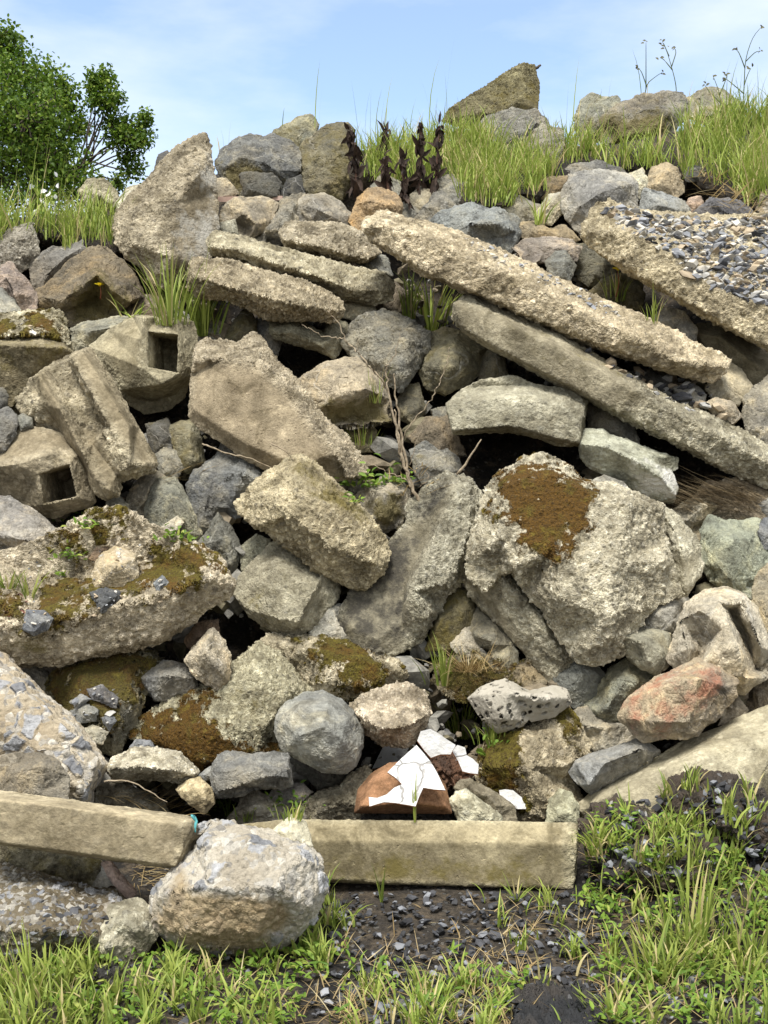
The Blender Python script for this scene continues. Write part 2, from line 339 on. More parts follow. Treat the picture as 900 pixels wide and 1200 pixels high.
# ---------------------------------------------------------------- stones and concrete
TN = dict(tan=(.43, .36, .255), warm=(.37, .33, .26), grey=(.30, .283, .24), blue=(.235, .230, .212), dark=(.105, .10, .09), olive=(.215, .19, .115),
          pale=(.50, .465, .39), brown=(.265, .205, .13), orange=(.46, .285, .115), white=(.60, .575, .52), green=(.30, .295, .225), rose=(.42, .32, .25), red=(.40, .165, .085))
PEND = []
def in_poly(q, poly):
    """signed distance in px of points q to a polygon, positive inside"""
    p = np.array([a[:2] for a in poly]); n = len(p)
    ins = np.zeros(len(q), bool); dist = np.full(len(q), 1e9)
    for i in range(n):
        a, b = p[i], p[(i+1) % n]
        cond = (a[1] > q[:, 1]) != (b[1] > q[:, 1])
        xs = (b[0]-a[0])*(q[:, 1]-a[1])/((b[1]-a[1]) or 1e-9)+a[0]
        ins ^= cond & (q[:, 0] < xs)
        e = b-a; tt = np.clip(((q-a)@e)/max(e@e, 1e-9), 0, 1)
        dist = np.minimum(dist, np.hypot(*(q-a-tt[:, None]*e).T))
    return np.where(ins, dist, -dist)

def R(name, label, mat, tint, outline, ridges='', z=0, t=.22, lean=.5, alt=0, moss='', lichen=0, hole='', hole_t=.28, bulge=None, cat=None, group=None, fin=1., sm=None, back=.72, ref=None, parent=None):
    o2 = pts(outline); ol = [(p[0], p[1], p[2] if len(p) > 2 else 0.) for p in o2]
    area = sum(ol[i-1][0]*ol[i][1]-ol[i][0]*ol[i-1][1] for i in range(len(ol)))
    if area < 0: ol.reverse()
    cx = sum(p[0] for p in ol)/len(ol); cy = sum(p[1] for p in ol)/len(ol)
    grow = 0 if name == 'kerb_beam' else (2.6 if mat[0] == 'S' else 1.6)
    old_ol = list(ol)
    if grow:
        og = []
        for i in range(len(ol)):
            p0, p1, p2 = ol[i-1], ol[i], ol[(i+1) % len(ol)]
            n1 = Vector((p1[1]-p0[1], p0[0]-p1[0])).normalized(); n2 = Vector((p2[1]-p1[1], p1[0]-p2[0])).normalized(); nn = (n1+n2)
            nn = nn.normalized() if nn.length > .2 else n1
            og.append((p1[0]+nn.x*grow, p1[1]+nn.y*grow, p1[2]))
        ol = og
    rid = [[next((ol[k] for k, q in enumerate(old_ol) if abs(q[0]-p[0])+abs(q[1]-p[1]) < .6), (p[0], p[1], p[2] if len(p) > 2 else 0.)) for p in pts(s)] for s in ridges.split('|') if s.strip()]
    rr = random.Random(sum(map(ord, label)))
    wpx = max(p[0] for p in ol)-min(p[0] for p in ol); hpx = max(p[1] for p in ol)-min(p[1] for p in ol)
    ry = cy if ref is None else ref
    if ry < 975: z = max(-20, z - (10+(ry-200)*.094))                                  # z counts from the slope's own trend
    Yb = slopeY(ry) - z/100.
    mpp = Yb/FPX
    size = max(wpx, hpx)*mpp
    if not rid:
        b = bulge if bulge is not None else min(wpx, hpx)*mpp*100*.30
        k = max(3, len(ol)//2-1) if mat[0] == 'S' else max(5, len(ol)//2+1); st = rr.uniform(0, 1)
        for i in range(k):
            f = (i+st)/k*len(ol); i0 = int(f) % len(ol); fr = f-int(f)
            a, c_ = ol[i0], ol[(i0+1) % len(ol)]
            s = rr.uniform(.30, .72); x = a[0]+(c_[0]-a[0])*fr; y = a[1]+(c_[1]-a[1])*fr
            rid.append([(cx+(x-cx)*s, cy+(y-cy)*s, b*rr.uniform(.55, 1.3))])
    hl = pts(hole) if hole else []
    allp = list(ol); edges = [(i, (i+1) % len(ol)) for i in range(len(ol))]
    for pl in rid:
        idx = []
        for p in pl:
            j = next((k for k, q in enumerate(allp) if abs(q[0]-p[0])+abs(q[1]-p[1]) < .6), None)
            if j is None: allp.append(p); j = len(allp)-1
            idx.append(j)
        edges += [(idx[i], idx[i+1]) for i in range(len(idx)-1)]
    hs = len(allp)
    if hl:
        allp += [(p[0], p[1], p[2] if len(p) > 2 else 0.) for p in hl]
        edges += [(hs+i, hs+(i+1) % len(hl)) for i in range(len(hl))]
    r2 = delaunay_2d_cdt([Vector((p[0], p[1])) for p in allp], edges, [], 0, 1e-4)
    vco, fs, ov = r2[0], r2[2], r2[3]
    h = []
    for i, c in enumerate(vco):
        src = ov[i]
        if src: h.append(allp[src[0]][2])
        else:
            dd = sorted((abs(c.x-p[0])+abs(c.y-p[1]), p[2]) for p in allp)[:2]; h.append((dd[0][1]+dd[1][1])/2)
    q = np.array([[c.x, c.y] for c in vco])
    F = []
    for f in fs:
        cen = q[list(f)].mean(0)[None]
        if in_poly(cen, ol)[0] <= 0: continue
        if hl and in_poly(cen, hl)[0] > 0: continue
        F.append(list(f))
    V = [at(c.x, c.y, Yb - h[i]/100. + lean*(cy-c.y)*mpp) for i, c in enumerate(vco)]
    # boundary loops -> back
    cnt = {}
    for f in F:
        for i in range(3):
            a, b = f[i], f[(i+1) % 3]; cnt[(a, b)] = 1
    bnd = [(a, b) for (a, b) in cnt if (b, a) not in cnt]
    nxt = dict(bnd); loops = []
    while nxt:
        s = next(iter(nxt)); lp = [s]; c = nxt.pop(s)
        while c != s and c in nxt: lp.append(c); c = nxt.pop(c)
        loops.append(lp)
    loops.sort(key=lambda lp: -sum(1 for _ in lp) if not hl else -np.ptp(q[lp][:, 0]))
    n0 = len(V)
    for li, lp in enumerate(loops):
        isout = li == 0
        ctr = sum((V[i] for i in lp), Vector())/len(lp)
        base = len(V)
        push = (ctr-Vector((0, 0, CAM_H))).normalized()*t if isout else Vector((0, hole_t, 0))
        kb = back if isout else .93
        for i in lp:
            c = ctr + (V[i]-ctr)*kb; c.y = ctr.y + (V[i].y-ctr.y)*.5
            V.append(c+push)
        m = len(lp)
        for k in range(m):
            a, b = lp[k], lp[(k+1) % m]
            F.append([b, a, base+k]); F.append([b, base+k, base+(k+1) % m])
        V.append(sum((V[base+k] for k in range(m)), Vector())/m + (Vector((0, t*.25, 0)) if isout else Vector()))
        for k in range(m): F.append([base+(k+1) % m, base+k, len(V)-1])
    org = sum((Vector(v) for v in V), Vector())/len(V)
    org.z = min(v.z for v in V)
    ob = mesh_obj(name, [tuple(v) for v in V], F, M[mat], parent, origin=tuple(org))
    bm = bmesh.new(); bm.from_mesh(ob.data); bmesh.ops.recalc_face_normals(bm, faces=bm.faces); bm.to_mesh(ob.data); bm.free()
    vx = max(.003, min(.0085, size/135.))*fin
    rm = ob.modifiers.new('r', 'REMESH'); rm.mode = 'VOXEL'; rm.voxel_size = vx
    s_ = ob.modifiers.new('s', 'SMOOTH'); s_.factor = .5; s_.iterations = sm if sm is not None else {'S': 0, 'C': 0, 'K': 2, 'P': 4, 'A': 4}.get(mat[0], 2)
    tt = TN[tint] if isinstance(tint, str) else tint
    if mat[0] == 'S':
        lum = .3*tt[0]+.5*tt[1]+.2*tt[2]; tt = tuple(.90*(.78*q_+.22*lum)*f_ for q_, f_ in zip(tt, (.985, 1.0, .965)))
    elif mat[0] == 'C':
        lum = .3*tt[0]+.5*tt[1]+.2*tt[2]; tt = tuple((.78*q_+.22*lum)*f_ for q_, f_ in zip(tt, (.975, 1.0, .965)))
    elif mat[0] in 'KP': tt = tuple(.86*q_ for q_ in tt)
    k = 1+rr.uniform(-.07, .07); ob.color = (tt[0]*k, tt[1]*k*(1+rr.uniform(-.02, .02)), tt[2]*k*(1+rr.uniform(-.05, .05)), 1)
    if parent is None:
        tag(ob, label, cat or {'rock': 'rock', 'boulder': 'boulder', 'concrete_slab': 'concrete slab', 'concrete_chunk': 'concrete chunk', 'slate_piece': 'stone'}.get(name, name.replace('_', ' ')),
            group or {'rock': 'loose rocks in the rubble heap', 'boulder': 'loose rocks in the rubble heap', 'concrete_slab': 'broken concrete slabs in the heap', 'concrete_chunk': 'broken concrete in the rubble heap', 'slate_piece': 'loose slate pieces on the heap', 'hollow_block': 'hollow concrete blocks in the heap', 'kerb_beam': 'concrete kerb beams at the foot of the heap', 'asphalt_lump': 'black asphalt lumps'}.get(name))
    elif label: ob['label'] = label
    ob['kind'] = 'thing'
    PEND.append((ob, alt, moss, lichen, (.4 if name == 'kerb_beam' else .5 if name == 'hollow_block' else max(.22, min(1., min(size/.34, min(wpx, hpx)*mpp/.20))))))
    return ob

def settle():
    """turn the rough hulls into finished meshes with their moss, lichen and smooth-face masks"""
    dg = bpy.context.evaluated_depsgraph_get()
    for ob, alt, moss, lichen, amp in PEND:
        me = bpy.data.meshes.new_from_object(ob.evaluated_get(dg))
        old = ob.data; ob.modifiers.clear(); ob.data = me; me.name = ob.name
        bpy.data.meshes.remove(old)
        me.shade_smooth()
        n = len(me.vertices); co = np.empty(n*3); me.vertices.foreach_get('co', co); co = co.reshape(-1, 3)
        off = np.array(ob.location)
        if ob.parent: off = off
        q = proj(co+off)
        for nm, spec in (('alt', alt), ('moss', moss), ('lichen', lichen), ('amp', amp)):
            if isinstance(spec, str):
                val = np.zeros(n)
                for s in spec.split('|'):
                    if not s.strip(): continue
                    amt = 1.
                    if ':' in s: a_, s = s.split(':'); amt = float(a_)
                    val = np.maximum(val, amt*np.clip(in_poly(q, pts(s))/{'moss': 46., 'lichen': 32.}.get(nm, 14.)+(.58 if nm == 'moss' else .5), 0, 1))
            else: val = np.full(n, float(spec))
            at_ = me.attributes.new(nm, 'FLOAT', 'POINT'); at_.data.foreach_set('value', val.astype(np.float32))
# ================================================================ THE HEAP, from its crest down to its foot
# ---- crest
R('concrete_slab', 'lichened wedge of concrete pointing up at the crest against the sky', 'C', 'olive',
  '519,141 528,128 548,116 569,103 592,88 614,75 625,78 628,90 631,104 629,127 610,140 575,146 540,148', '519,141,4 560,132,9 585,131,10 606,119,10 631,104,4', z=5, t=.3, alt='575,150 592,131 633,104 632,132', lichen=.35)
R('rock', 'grey rock propped directly under the concrete wedge at the crest', 'S', 'grey', '560,150 569,138 585,132 603,131 628,128 639,141 641,150 632,160 617,170 580,170', z=12)
R('rock', 'cracked grey rocks in the grass below the wedge at the crest', 'S', 'grey', '617,170 636,146 656,152 660,170 654,188 640,195 628,192', z=14, lichen=.3)
R('rock', 'pale lichened rock standing upright in the hilltop grass', 'S', 'green', '674,138 681,119 694,111 706,115 722,115 727,126 715,150 700,165 680,165', z=0, lichen=.35)
R('boulder', 'big flat-topped boulder with a brown front in the hilltop grass', 'S', 'grey',
  '702,148 714,131 732,122 747,116 775,109 801,108 806,119 800,138 788,158 770,170 733,176 708,170', '702,148,6 718,138,13 740,131,15 761,126,14 783,133,12 800,138,3|730,160,12 765,152,12', z=12, t=.4, lichen='703,140 720,135 760,125 785,134 780,165 720,175')
R('rock', 'grassed-over grey rock at the top of the grass bank', 'S', 'grey', '805,115 828,104 847,108 868,122 865,140 830,145 806,135', z=0, lichen=.3)
R('rock', 'back-row grey rock on the skyline between two larger rocks', 'S', 'green', '322,156 336,146 350,139 364,136 373,146 370,165 352,185 335,176', z=-8, lichen=.3)
R('boulder', 'tan olive boulder with a steep front face beside the withered plants', 'S', 'olive',
  '350,182 358,170 367,161 383,145 406,145 415,152 411,180 414,212 398,236 372,230 356,220 350,200', '383,146,4 392,175,14 404,206,10|358,195,5 372,185,9|372,228,2 385,212,10', z=6, t=.35, lichen=.5)
R('boulder', 'large blue grey boulder with a domed top on the skyline', 'S', 'blue',
  '251,188 264,173 289,160 311,161 322,158 340,167 351,180 352,200 338,214 325,230 284,230 272,223 258,204', '262,195,6 283,184,12 308,189,15 322,199,13 350,200,3|290,215,2 320,215,2', z=8, t=.4, lichen='255,190 285,190 322,204 340,215 330,232 270,228')
R('rock', 'dark charcoal rock under the domed blue grey boulder', 'S', 'dark', '283,207 294,204 319,205 329,214 324,229 286,230', z=22)
R('rock', 'small dark rock wedged between the domed boulder and the tan olive boulder', 'S', 'dark', '330,224 339,213 352,206 357,226 342,234 332,233', z=14, lichen=.4)
R('rock', 'pale shelf of rock beside the point of the upright slab', 'S', 'warm', '250,212 264,211 279,226 272,232 250,232', z=6)
R('rock', 'tan crumbling rock with a shadowed hollow under the plank', 'S', 'tan', '258,260 267,240 281,231 306,232 325,239 320,256 308,271 292,281 277,272 272,258', '267,240,6 285,250,9 300,262,7|285,268,-3', z=12, fin=.9)
R('concrete_chunk', 'small grey concrete bit under the tan crumbling rock', 'C', 'grey', '254,263 275,259 278,274 262,277 254,273', z=10)
R('rock', 'grey rock with a steep split face below the plank', 'S', 'grey', '292,281 308,270 319,258 332,238 345,228 357,227 350,238 349,260 335,285 310,290', z=8)
R('rock', 'tan faced rock touching the withered plants and the orange rock', 'S', 'warm', '346,262 348,242 357,228 378,229 400,241 412,254 407,267 390,272 360,268', '350,240,2 372,245,11 395,256,8', z=12)
R('rock', 'orange sandstone rock at the foot of the withered plants', 'S', (.42, .29, .15), '411,260 419,237 430,221 448,222 463,229 471,242 466,256 440,266 420,270', '419,238,3 434,235,10 455,240,8', z=18, fin=.8)
R('rock', 'light grey rock half hidden behind the withered plants', 'S', 'grey', '436,218 450,204 468,216 474,232 455,235 440,230', z=2)
R('rock', 'blue grey rock in the shade of the hilltop grass', 'S', 'blue', '508,220 518,211 531,206 547,217 553,238 538,246 520,244', z=6)
R('rock', 'small flat tan rock between the orange rock and the grey peak', 'S', 'tan', '482,229 494,220 511,225 508,235 492,248 484,240', z=6)
R('rock', 'small grey rock behind the tip of the long slab', 'S', 'grey', '467,238 480,239 494,256 488,266 468,256', z=4)
R('rock', 'pointed light grey rock with the long slab in front', 'S', 'grey', '485,256 496,243 508,230 519,226 528,235 538,247 520,262 504,268', '508,230,4 512,245,10 520,258,8', z=10)
R('boulder', 'wide blue grey boulder with a dark underside behind the long slab', 'S', (.23, .24, .25), '498,266 518,250 539,244 578,245 604,258 607,272 598,297 578,294 545,284 515,280', '518,250,3 550,262,13 580,262,14 606,272,3|545,282,6 580,280,2', z=12, t=.35)
R('rock', 'low dark rock at the grass edge behind the wide blue grey boulder', 'S', 'grey', '576,243 597,231 617,236 633,243 629,257 604,258', z=2, lichen=.4)
R('rock', 'pale triangular rock beside the grass edge', 'S', 'pale', '629,248 644,231 658,225 662,243 646,263 634,262', z=6)
R('rock', 'flat dark rock under the hanging grass', 'S', 'brown', '630,217 648,208 670,206 664,221 650,232 634,231', z=2)
R('rock', 'brownish rock under the pale triangular rock', 'S', 'brown', '606,262 632,259 642,272 660,268 678,281 655,290 618,284', z=4)
R('rock', 'flat tan rock with a pale top beside the gravelled slab', 'S', 'tan', '600,291 614,281 642,279 672,281 682,290 676,305 642,307 620,310', z=16, sm=3)
R('rock', 'dark blue grey rock lying against the flat tan rock', 'S', 'blue', '640,307 651,296 662,296 674,312 667,328 645,326', z=22)
R('rock', 'dark olive rock in the shade under the gravelled slab tip', 'S', 'olive', '676,285 700,292 722,312 718,330 690,335 676,322', z=-6)
R('boulder', 'two-tiered grey brown boulder with an overhanging lip above the gravelled slab', 'S', (.30, .285, .255),
  '659,225 667,206 684,202 700,200 739,204 748,216 746,244 732,262 705,268 681,278 669,262 661,246', '667,212,6 700,218,9 742,212,5|678,242,10 706,224,14 742,215,8|690,255,5 725,245,4', z=16, t=.35)
R('rock', 'flat dark slate behind the two-tiered boulder', 'S', 'blue', '660,204 668,196 700,190 728,199 734,206 700,212', z=4)
R('rock', 'small pale rock between the two-tiered boulder and the tan egg', 'S', 'pale', '737,204 752,198 761,215 750,232 744,225', z=8)
R('rock', 'egg-shaped tan rock below the hilltop grass', 'S', 'tan', '757,217 764,197 781,191 794,198 801,224 790,234 770,228', z=10, alt=.5, sm=8)
R('rock', 'triangular blue grey rock resting on the back edge of the gravelled slab', 'S', (.25, .255, .26), '748,250 757,223 778,228 797,236 806,246 790,258 760,258', '757,224,3 772,240,10 800,247,5', z=16)
R('rock', 'small orange tan rock beside the triangular blue grey rock', 'S', 'rose', '802,246 808,234 820,232 824,244 812,253', z=12)
R('rock', 'small black rock under the grass roots', 'S', 'dark', '801,203 812,196 823,199 818,211 805,212', z=6)
R('rock', 'pointed charcoal rock at the far edge of the gravelled slab', 'S', (.13, .13, .135), '815,250 832,233 862,236 890,256 880,266 840,264', '832,234,2 850,248,9 875,258,5', z=14)
R('rock', 'brown rock at the grass edge where the frame cuts it', 'S', 'brown', '885,246 893,226 910,216 912,258 892,258', z=10)

# ---- upright slab and the upper flank beside it
R('concrete_slab', 'tall upright concrete slab with a pointed top against the sky', 'C_grey', (.36, .30, .22),
  '133,259 150,232 172,213 188,191 210,171 228,161 240,158 245,172 248,196 253,226 256,262 250,292 240,312 215,327 195,337 178,330 165,313 148,300 138,284',
  '240,158,6 212,198,13 184,238,15 160,285,14 165,313,6|212,198,13 230,205,16 253,226,12|205,240,16 198,300,14', z=30, t=.30, lean=.42, lichen='.55:195,262 215,210 240,170 262,180 262,300 225,330 185,330', alt='.75:203,250 228,208 252,200 256,290 230,315 200,330')
R('concrete_chunk', 'rough concrete lump with a black underside behind the upright slab', 'C', 'warm', '93,224 104,211 121,211 135,224 141,242 140,276 123,264 106,246', '93,224,4 115,228,12 139,245,6|112,245,-6', z=8)
R('concrete_chunk', 'pale grey chip resting against the rim of the upright slab', 'C', 'pale', '136,239 150,221 163,217 165,228 152,243 140,249', z=26)
R('rock', 'tiny dark stone sitting on the sloping rim of the upright slab', 'S', 'dark', '183,195 187,182 196,178 200,186 192,196', z=34)
R('concrete_chunk', 'peaked speckled concrete lump at the edge of the left grass', 'C', (.33, .30, .27), '-14,284 0,277 20,267 37,262 42,280 45,296 30,315 10,322 -14,318', z=12, t=.3)
R('rock', 'jagged dark rock ridge below the left grass', 'S', (.24, .225, .20), '34,312 50,297 62,290 78,292 96,283 101,297 88,312 62,332 46,345 36,336', '50,300,4 78,300,9 96,290,4|55,322,7', z=8)
R('boulder', 'big brown boulder with a purple grey overhanging lip and a dark hollow below', 'S', 'brown',
  '92,302 108,292 124,292 144,306 160,330 169,347 152,353 140,366 126,382 80,382 70,366 42,364 44,342 76,316', '46,348,6 74,352,13 95,336,17 114,322,18 132,340,17 150,353,8|92,362,-2 112,348,-3 124,368,0|108,300,3 130,318,8', z=14, t=.4, lichen='85,345 115,320 150,352 125,380 85,380')
R('rock', 'reddish rough rock beside the grass, above the mossy concrete ledge', 'S', 'rose', '-14,318 12,311 30,328 42,350 44,366 27,365 12,346 -14,342', z=18)
R('rock', 'small slanting dark rock below the reddish rough rock', 'S', 'grey', '-14,340 2,338 16,352 26,368 10,374 -14,374', z=20)
R('concrete_slab', 'concrete ledge topped with gravelly moss', 'C', 'warm', '-14,374 35,366 69,367 76,380 81,402 86,413 70,405 60,397 -14,399', '-14,394,10 30,392,12 60,392,10 80,404,4', z=20, t=.35, moss='0,378 50,372 66,378 62,392 0,394', lean=.3)
R('concrete_chunk', 'olive brown concrete block with a plain front under the mossy ledge', 'C', (.30, .255, .165), '-14,398 55,394 75,405 85,414 62,426 36,444 24,460 14,476 -14,476', '-14,404,8 40,406,10 75,408,5', z=20, t=.35, alt=.6, lichen=.35, lean=.25)
R('rock', 'flat pale-topped grey rock behind the tilted hollow block', 'S', 'grey', '80,386 100,379 130,378 152,372 142,388 120,402 104,412 90,410', '82,386,2 105,388,9 135,383,8', z=18)
R('rock', 'low grey rock under the foot of the upright slab', 'S', 'brown', '140,366 152,352 172,345 190,350 196,368 180,376 150,375', z=4)

# ---- hollow blocks and grooved slab
R('hollow_block', 'tilted hollow concrete block, its square hole facing out beside the big smooth slab', 'C', (.37, .325, .25),
  '106,406 128,388 155,371 171,372 186,374 200,369 226,378 230,396 229,422 223,442 215,466,-12 196,480,-16 170,484,-16 150,472,-12 142,456',
  '155,371,2 171,373,14 170,400,15 168,432,14 154,454,4|168,432,14 190,449,14 223,442,10|226,378,6 208,376,12|142,456,2 150,462,-8 175,470,-14 205,462,-10', z=26, t=.30, lean=.3,
  hole='173,388,14 209,392,12 208,438,12 173,431,14', hole_t=.28, alt='.85:107,406 155,372 168,374 165,432 152,452|.42:160,365 235,370 235,490 140,490', sm=0, fin=.75)
R('hollow_block', 'hollow concrete block lying flat with a brown top above the mossy slab', 'C', (.36, .305, .225),
  '-16,518 15,507 30,500 50,502 75,510 98,525 105,560 111,588 105,594 86,598 62,606 45,602 25,592 -16,584', '-16,549,12 20,544,13 60,532,13 98,525,10|30,500,-4 50,502,-4', z=34, t=.3, lean=.15,
  hole='45,555,12 81,543,12 90,583,10 51,591,10', hole_t=.28, alt='.8:-16,516 30,498 76,508 98,524 58,530 20,541 -16,546|.4:-16,530 115,520 115,606 -16,606', sm=0, fin=.75)
R('concrete_slab', 'leaning grooved concrete slab with raised strips and broken edges', 'C', (.36, .31, .225),
  '20,469 36,446 60,429 85,416 105,408 118,426 140,461 160,500 184,543 179,553 166,556 142,562 139,579 125,586 112,578 100,546 70,507 45,500 27,486',
  '36,446,10 52,472,13 70,507,10|46,441,16 71,480,17 97,530,16|58,434,5 80,470,5 102,520,5|80,423,5 100,458,5 122,500,4|84,418,17 106,458,18 130,500,17 152,545,15|96,411,16 126,460,17 150,500,16|105,408,6 140,461,8 184,543,4|108,520,7 135,555,6|104,548,11 128,575,9', z=36, t=.26, lean=.55,
  alt='.9:36,446 55,434 75,478 104,535 128,585 112,578 70,507|.9:84,418 105,408 150,480 183,545 165,545 130,495|.8:98,505 115,510 140,560 136,580 125,585')
R('rock', 'dark speckled stone on the frame edge above the flat hollow block', 'S', 'dark', '-14,456 3,455 8,465 5,479 -14,484', z=36)
R('rock', 'round dark rock resting on the flat hollow block', 'S', (.17, .17, .17), '-14,486 8,481 18,490 17,510 5,527 -14,532', z=44)
R('slate_piece', 'small grey chips resting on the flat hollow block beside the round dark rock', 'S', 'blue', '18,493 26,486 36,491 37,500 25,504', z=42)
R('rock', 'smooth slanting flat rock in front of the flat hollow block', 'S', (.34, .315, .29), '-14,580 12,582 40,600 70,622 77,630 70,643 45,649 20,651 5,641 -14,634', '-14,622,10 20,632,13 60,638,8|10,592,4 40,612,8', z=48, alt=.6, sm=5, t=.25)
R('rock', 'small pale rock under the corner of the flat hollow block', 'S', 'grey', '126,590 138,582 150,592 148,603 134,602', z=28)
R('rock', 'rounded grey lobe of rock beside the arched rock', 'S', 'grey', '149,590 156,570 170,556 184,552 193,558 178,571 172,590 168,607 155,607', z=26, alt=.6, sm=8)
R('rock', 'arched grey green rock under the grooved slab', 'S', 'green', '170,602 172,576 185,560 206,561 219,582 229,606 236,626 225,637 200,632 180,620', '185,562,4 200,580,11 215,605,11 225,625,6', z=24, alt=.6, lichen=.2)
R('rock', 'grey rock between the grooved slab and the yellowish upright stone', 'S', 'grey', '181,534 192,526 206,530 216,545 206,560 190,557', z=14)
R('rock', 'yellowish upright stone in the shade under the tilted hollow block', 'S', 'olive', '199,502 212,495 226,493 236,514 238,540 222,552 213,542 204,525', '212,495,3 222,512,9 225,540,7', z=10, lichen=.4)
R('rock', 'dark rock deep in the gap under the tilted hollow block', 'S', 'dark', '172,498 195,492 202,512 198,534 180,530', z=-6, lichen=.4)
R('boulder', 'blue grey boulder with white veins below the big smooth slab', 'S', (.22, .22, .225), '218,567 228,552 242,543 264,530 287,532 307,541 316,560 295,585 282,606 262,613 235,623 222,592', '228,556,4 250,556,11 280,552,13 300,562,10|240,592,9 270,596,6', z=26, t=.3)
R('rock', 'upright brownish stone with a pointed top beside the mossy slab', 'S', (.24, .225, .185), '231,641 242,627 256,602 270,618 282,640 277,661 272,676 254,668', '256,604,3 258,632,10 270,660,7', z=30)
R('concrete_chunk', 'small dark concrete piece behind the pale stepped block', 'C', 'grey', '283,642 300,628 316,634 312,655 298,668 284,668', z=22)

# ---- stacked slabs under the crest
R('concrete_slab', 'short thick concrete slab topmost of the stacked slabs', 'C', (.44, .385, .30), '329,272 337,262 367,261 400,264 428,276 445,296 434,304 425,306 400,306 367,298 336,287', '332,280,9 352,284,13 378,289,14 405,298,12 430,303,6|340,266,4 400,270,6', z=26, t=.28, lean=.2)
R('concrete_slab', 'long narrow concrete slab lying second in the stack of slabs', 'C', (.43, .375, .285), '243,282 251,272 272,276 331,293 381,306 408,314 450,322 460,330 460,350 436,356 403,350 378,336 325,323 297,313 269,302 247,294', '246,288,7 275,292,13 330,311,14 380,326,14 410,340,12 455,340,5|260,277,3 330,298,6 400,318,5', z=34, t=.3, lean=.2)
R('concrete_slab', 'lower concrete slab with a crumbling edge beneath the long narrow one', 'C', (.42, .355, .265), '221,324 226,304 269,306 311,320 356,331 378,340 396,352 402,362 395,376 367,374 319,374 292,361 267,349 231,347 223,338', '224,322,8 250,330,14 300,345,15 350,356,13 395,364,6|240,308,3 310,326,6 370,342,5|300,366,2 350,370,2', z=42, t=.3, lean=.2)
R('concrete_slab', 'grey broken slab piece with an upturned end below the stack', 'C', (.34, .315, .26), '317,385 319,373 336,371 350,377 381,393 386,379 394,376 406,379 406,397 392,419 372,410 344,402 322,394', '320,390,5 345,390,10 375,404,11 400,392,6', z=20, alt=.5, fin=.85)
R('rock', 'pointed tan rock beside the dark slate under the stacked slabs', 'S', 'olive', '258,402 274,380 289,361 299,376 300,392 282,404', z=16, lichen=.3)
R('rock', 'dark blue slate rock standing under the stacked slabs', 'S', 'blue', '297,378 310,369 326,385 331,400 323,420 310,412 300,394', z=12)
R('rock', 'grey rock beside the tilted hollow block, in the grass tuft', 'S', 'grey', '226,387 240,378 256,385 260,397 245,404 228,402', z=14)
R('rock', 'pale white flaked rock under the end of the long narrow slab', 'S', 'pale', '396,352 411,351 437,358 441,368 418,375 402,370', z=18)
R('rock', 'grey rock between the stack of slabs and the long slab tip', 'S', 'blue', '418,306 436,296 452,305 458,322 438,324', z=10)
R('rock', 'brown grey rock in the shade beside the grass tuft under the long slab', 'S', 'brown', '440,362 448,336 463,330 478,346 482,372 462,376', z=2)

# ---- the big slabs
R('concrete_slab', 'big smooth fronted concrete slab with a pale broken rim', 'C', (.45, .375, .28),
  '223,488 226,440 229,420 231,405 238,398 264,400 280,404 290,395 296,390 304,395 319,417 339,439 356,458 379,492 404,511 421,534 430,552 405,562 370,562 311,549 286,536 255,513 234,500',
  '229,422,8 265,420,11 305,425,13 341,458,13 367,494,12 394,530,11 408,560,8|231,405,-5 280,404,-4 304,395,-5|228,480,6 290,520,10 350,545,10', z=38, t=.28, lean=.42, alt='.92:222,490 228,424 268,424 303,430 338,463 364,499 390,535 400,562 310,552')
R('concrete_slab', 'longest concrete slab, rough and tan, slanting down from the crest', 'C', (.47, .395, .29),
  '426,262 433,255 450,248 472,255 508,264 547,278 581,292 619,309 647,325 686,344 719,358 761,376 789,389 828,411 851,419 855,428 848,438 833,446 808,441 783,434 756,424 719,414 678,398 650,387 597,363 569,352 547,343 517,327 492,320 478,307 453,293 432,278',
  '428,266,6 455,264,14 500,280,17 560,308,18 620,336,18 680,366,18 740,396,17 800,424,14 845,430,6|450,248,-2 547,278,2 647,325,2 761,376,2|455,290,10 500,318,13 600,360,14 700,402,13 780,430,10', z=48, t=.42, lean=.3, ref=345)
R('concrete_slab', 'grey green concrete slab lying parallel beneath the longest slab', 'C', (.36, .335, .25),
  '532,372 533,355 545,347 600,368 650,392 700,418 740,443 772,461 794,474 828,486 861,502 912,530 912,575 867,559 817,531 742,495 700,473 650,448 603,421 575,407 545,389',
  '533,360,6 600,384,12 660,412,14 720,445,15 780,478,15 830,505,14 905,545,10|545,347,0 650,392,2 740,443,2 828,486,2 905,530,2|545,386,8 603,417,11 700,468,12 820,528,10', z=36, t=.5, lean=.3, ref=455, alt='.75:532,350 600,370 720,425 760,475 700,475 600,420 540,390', lichen='.5:640,400 740,445 690,440 640,420')
R('concrete_slab', 'slab thickly strewn with grey gravel under the hilltop grass', 'C', (.45, .375, .275),
  '682,277 684,263 697,242 714,237 725,242 753,249 789,250 844,255 912,250 912,416 889,402 856,385 822,368 789,346 761,332 728,313 700,293',
  '690,270,9 731,275,14 756,282,14 789,300,15 802,321,15 844,343,15 870,352,15 912,366,14|697,242,-10 753,249,-16 844,255,-24 912,250,-30|690,288,8 761,328,11 840,372,11 905,408,9', z=40, t=.4, lean=.35, ref=315)
R('concrete_slab', 'flat smooth concrete beam in shadow under the gravelled slab', 'C', (.27, .25, .185), '812,392 818,380 844,380 872,398 912,425 912,456 880,458 850,430', '815,390,4 845,396,8 880,424,8 912,445,4', z=2, t=.5, alt=.9)
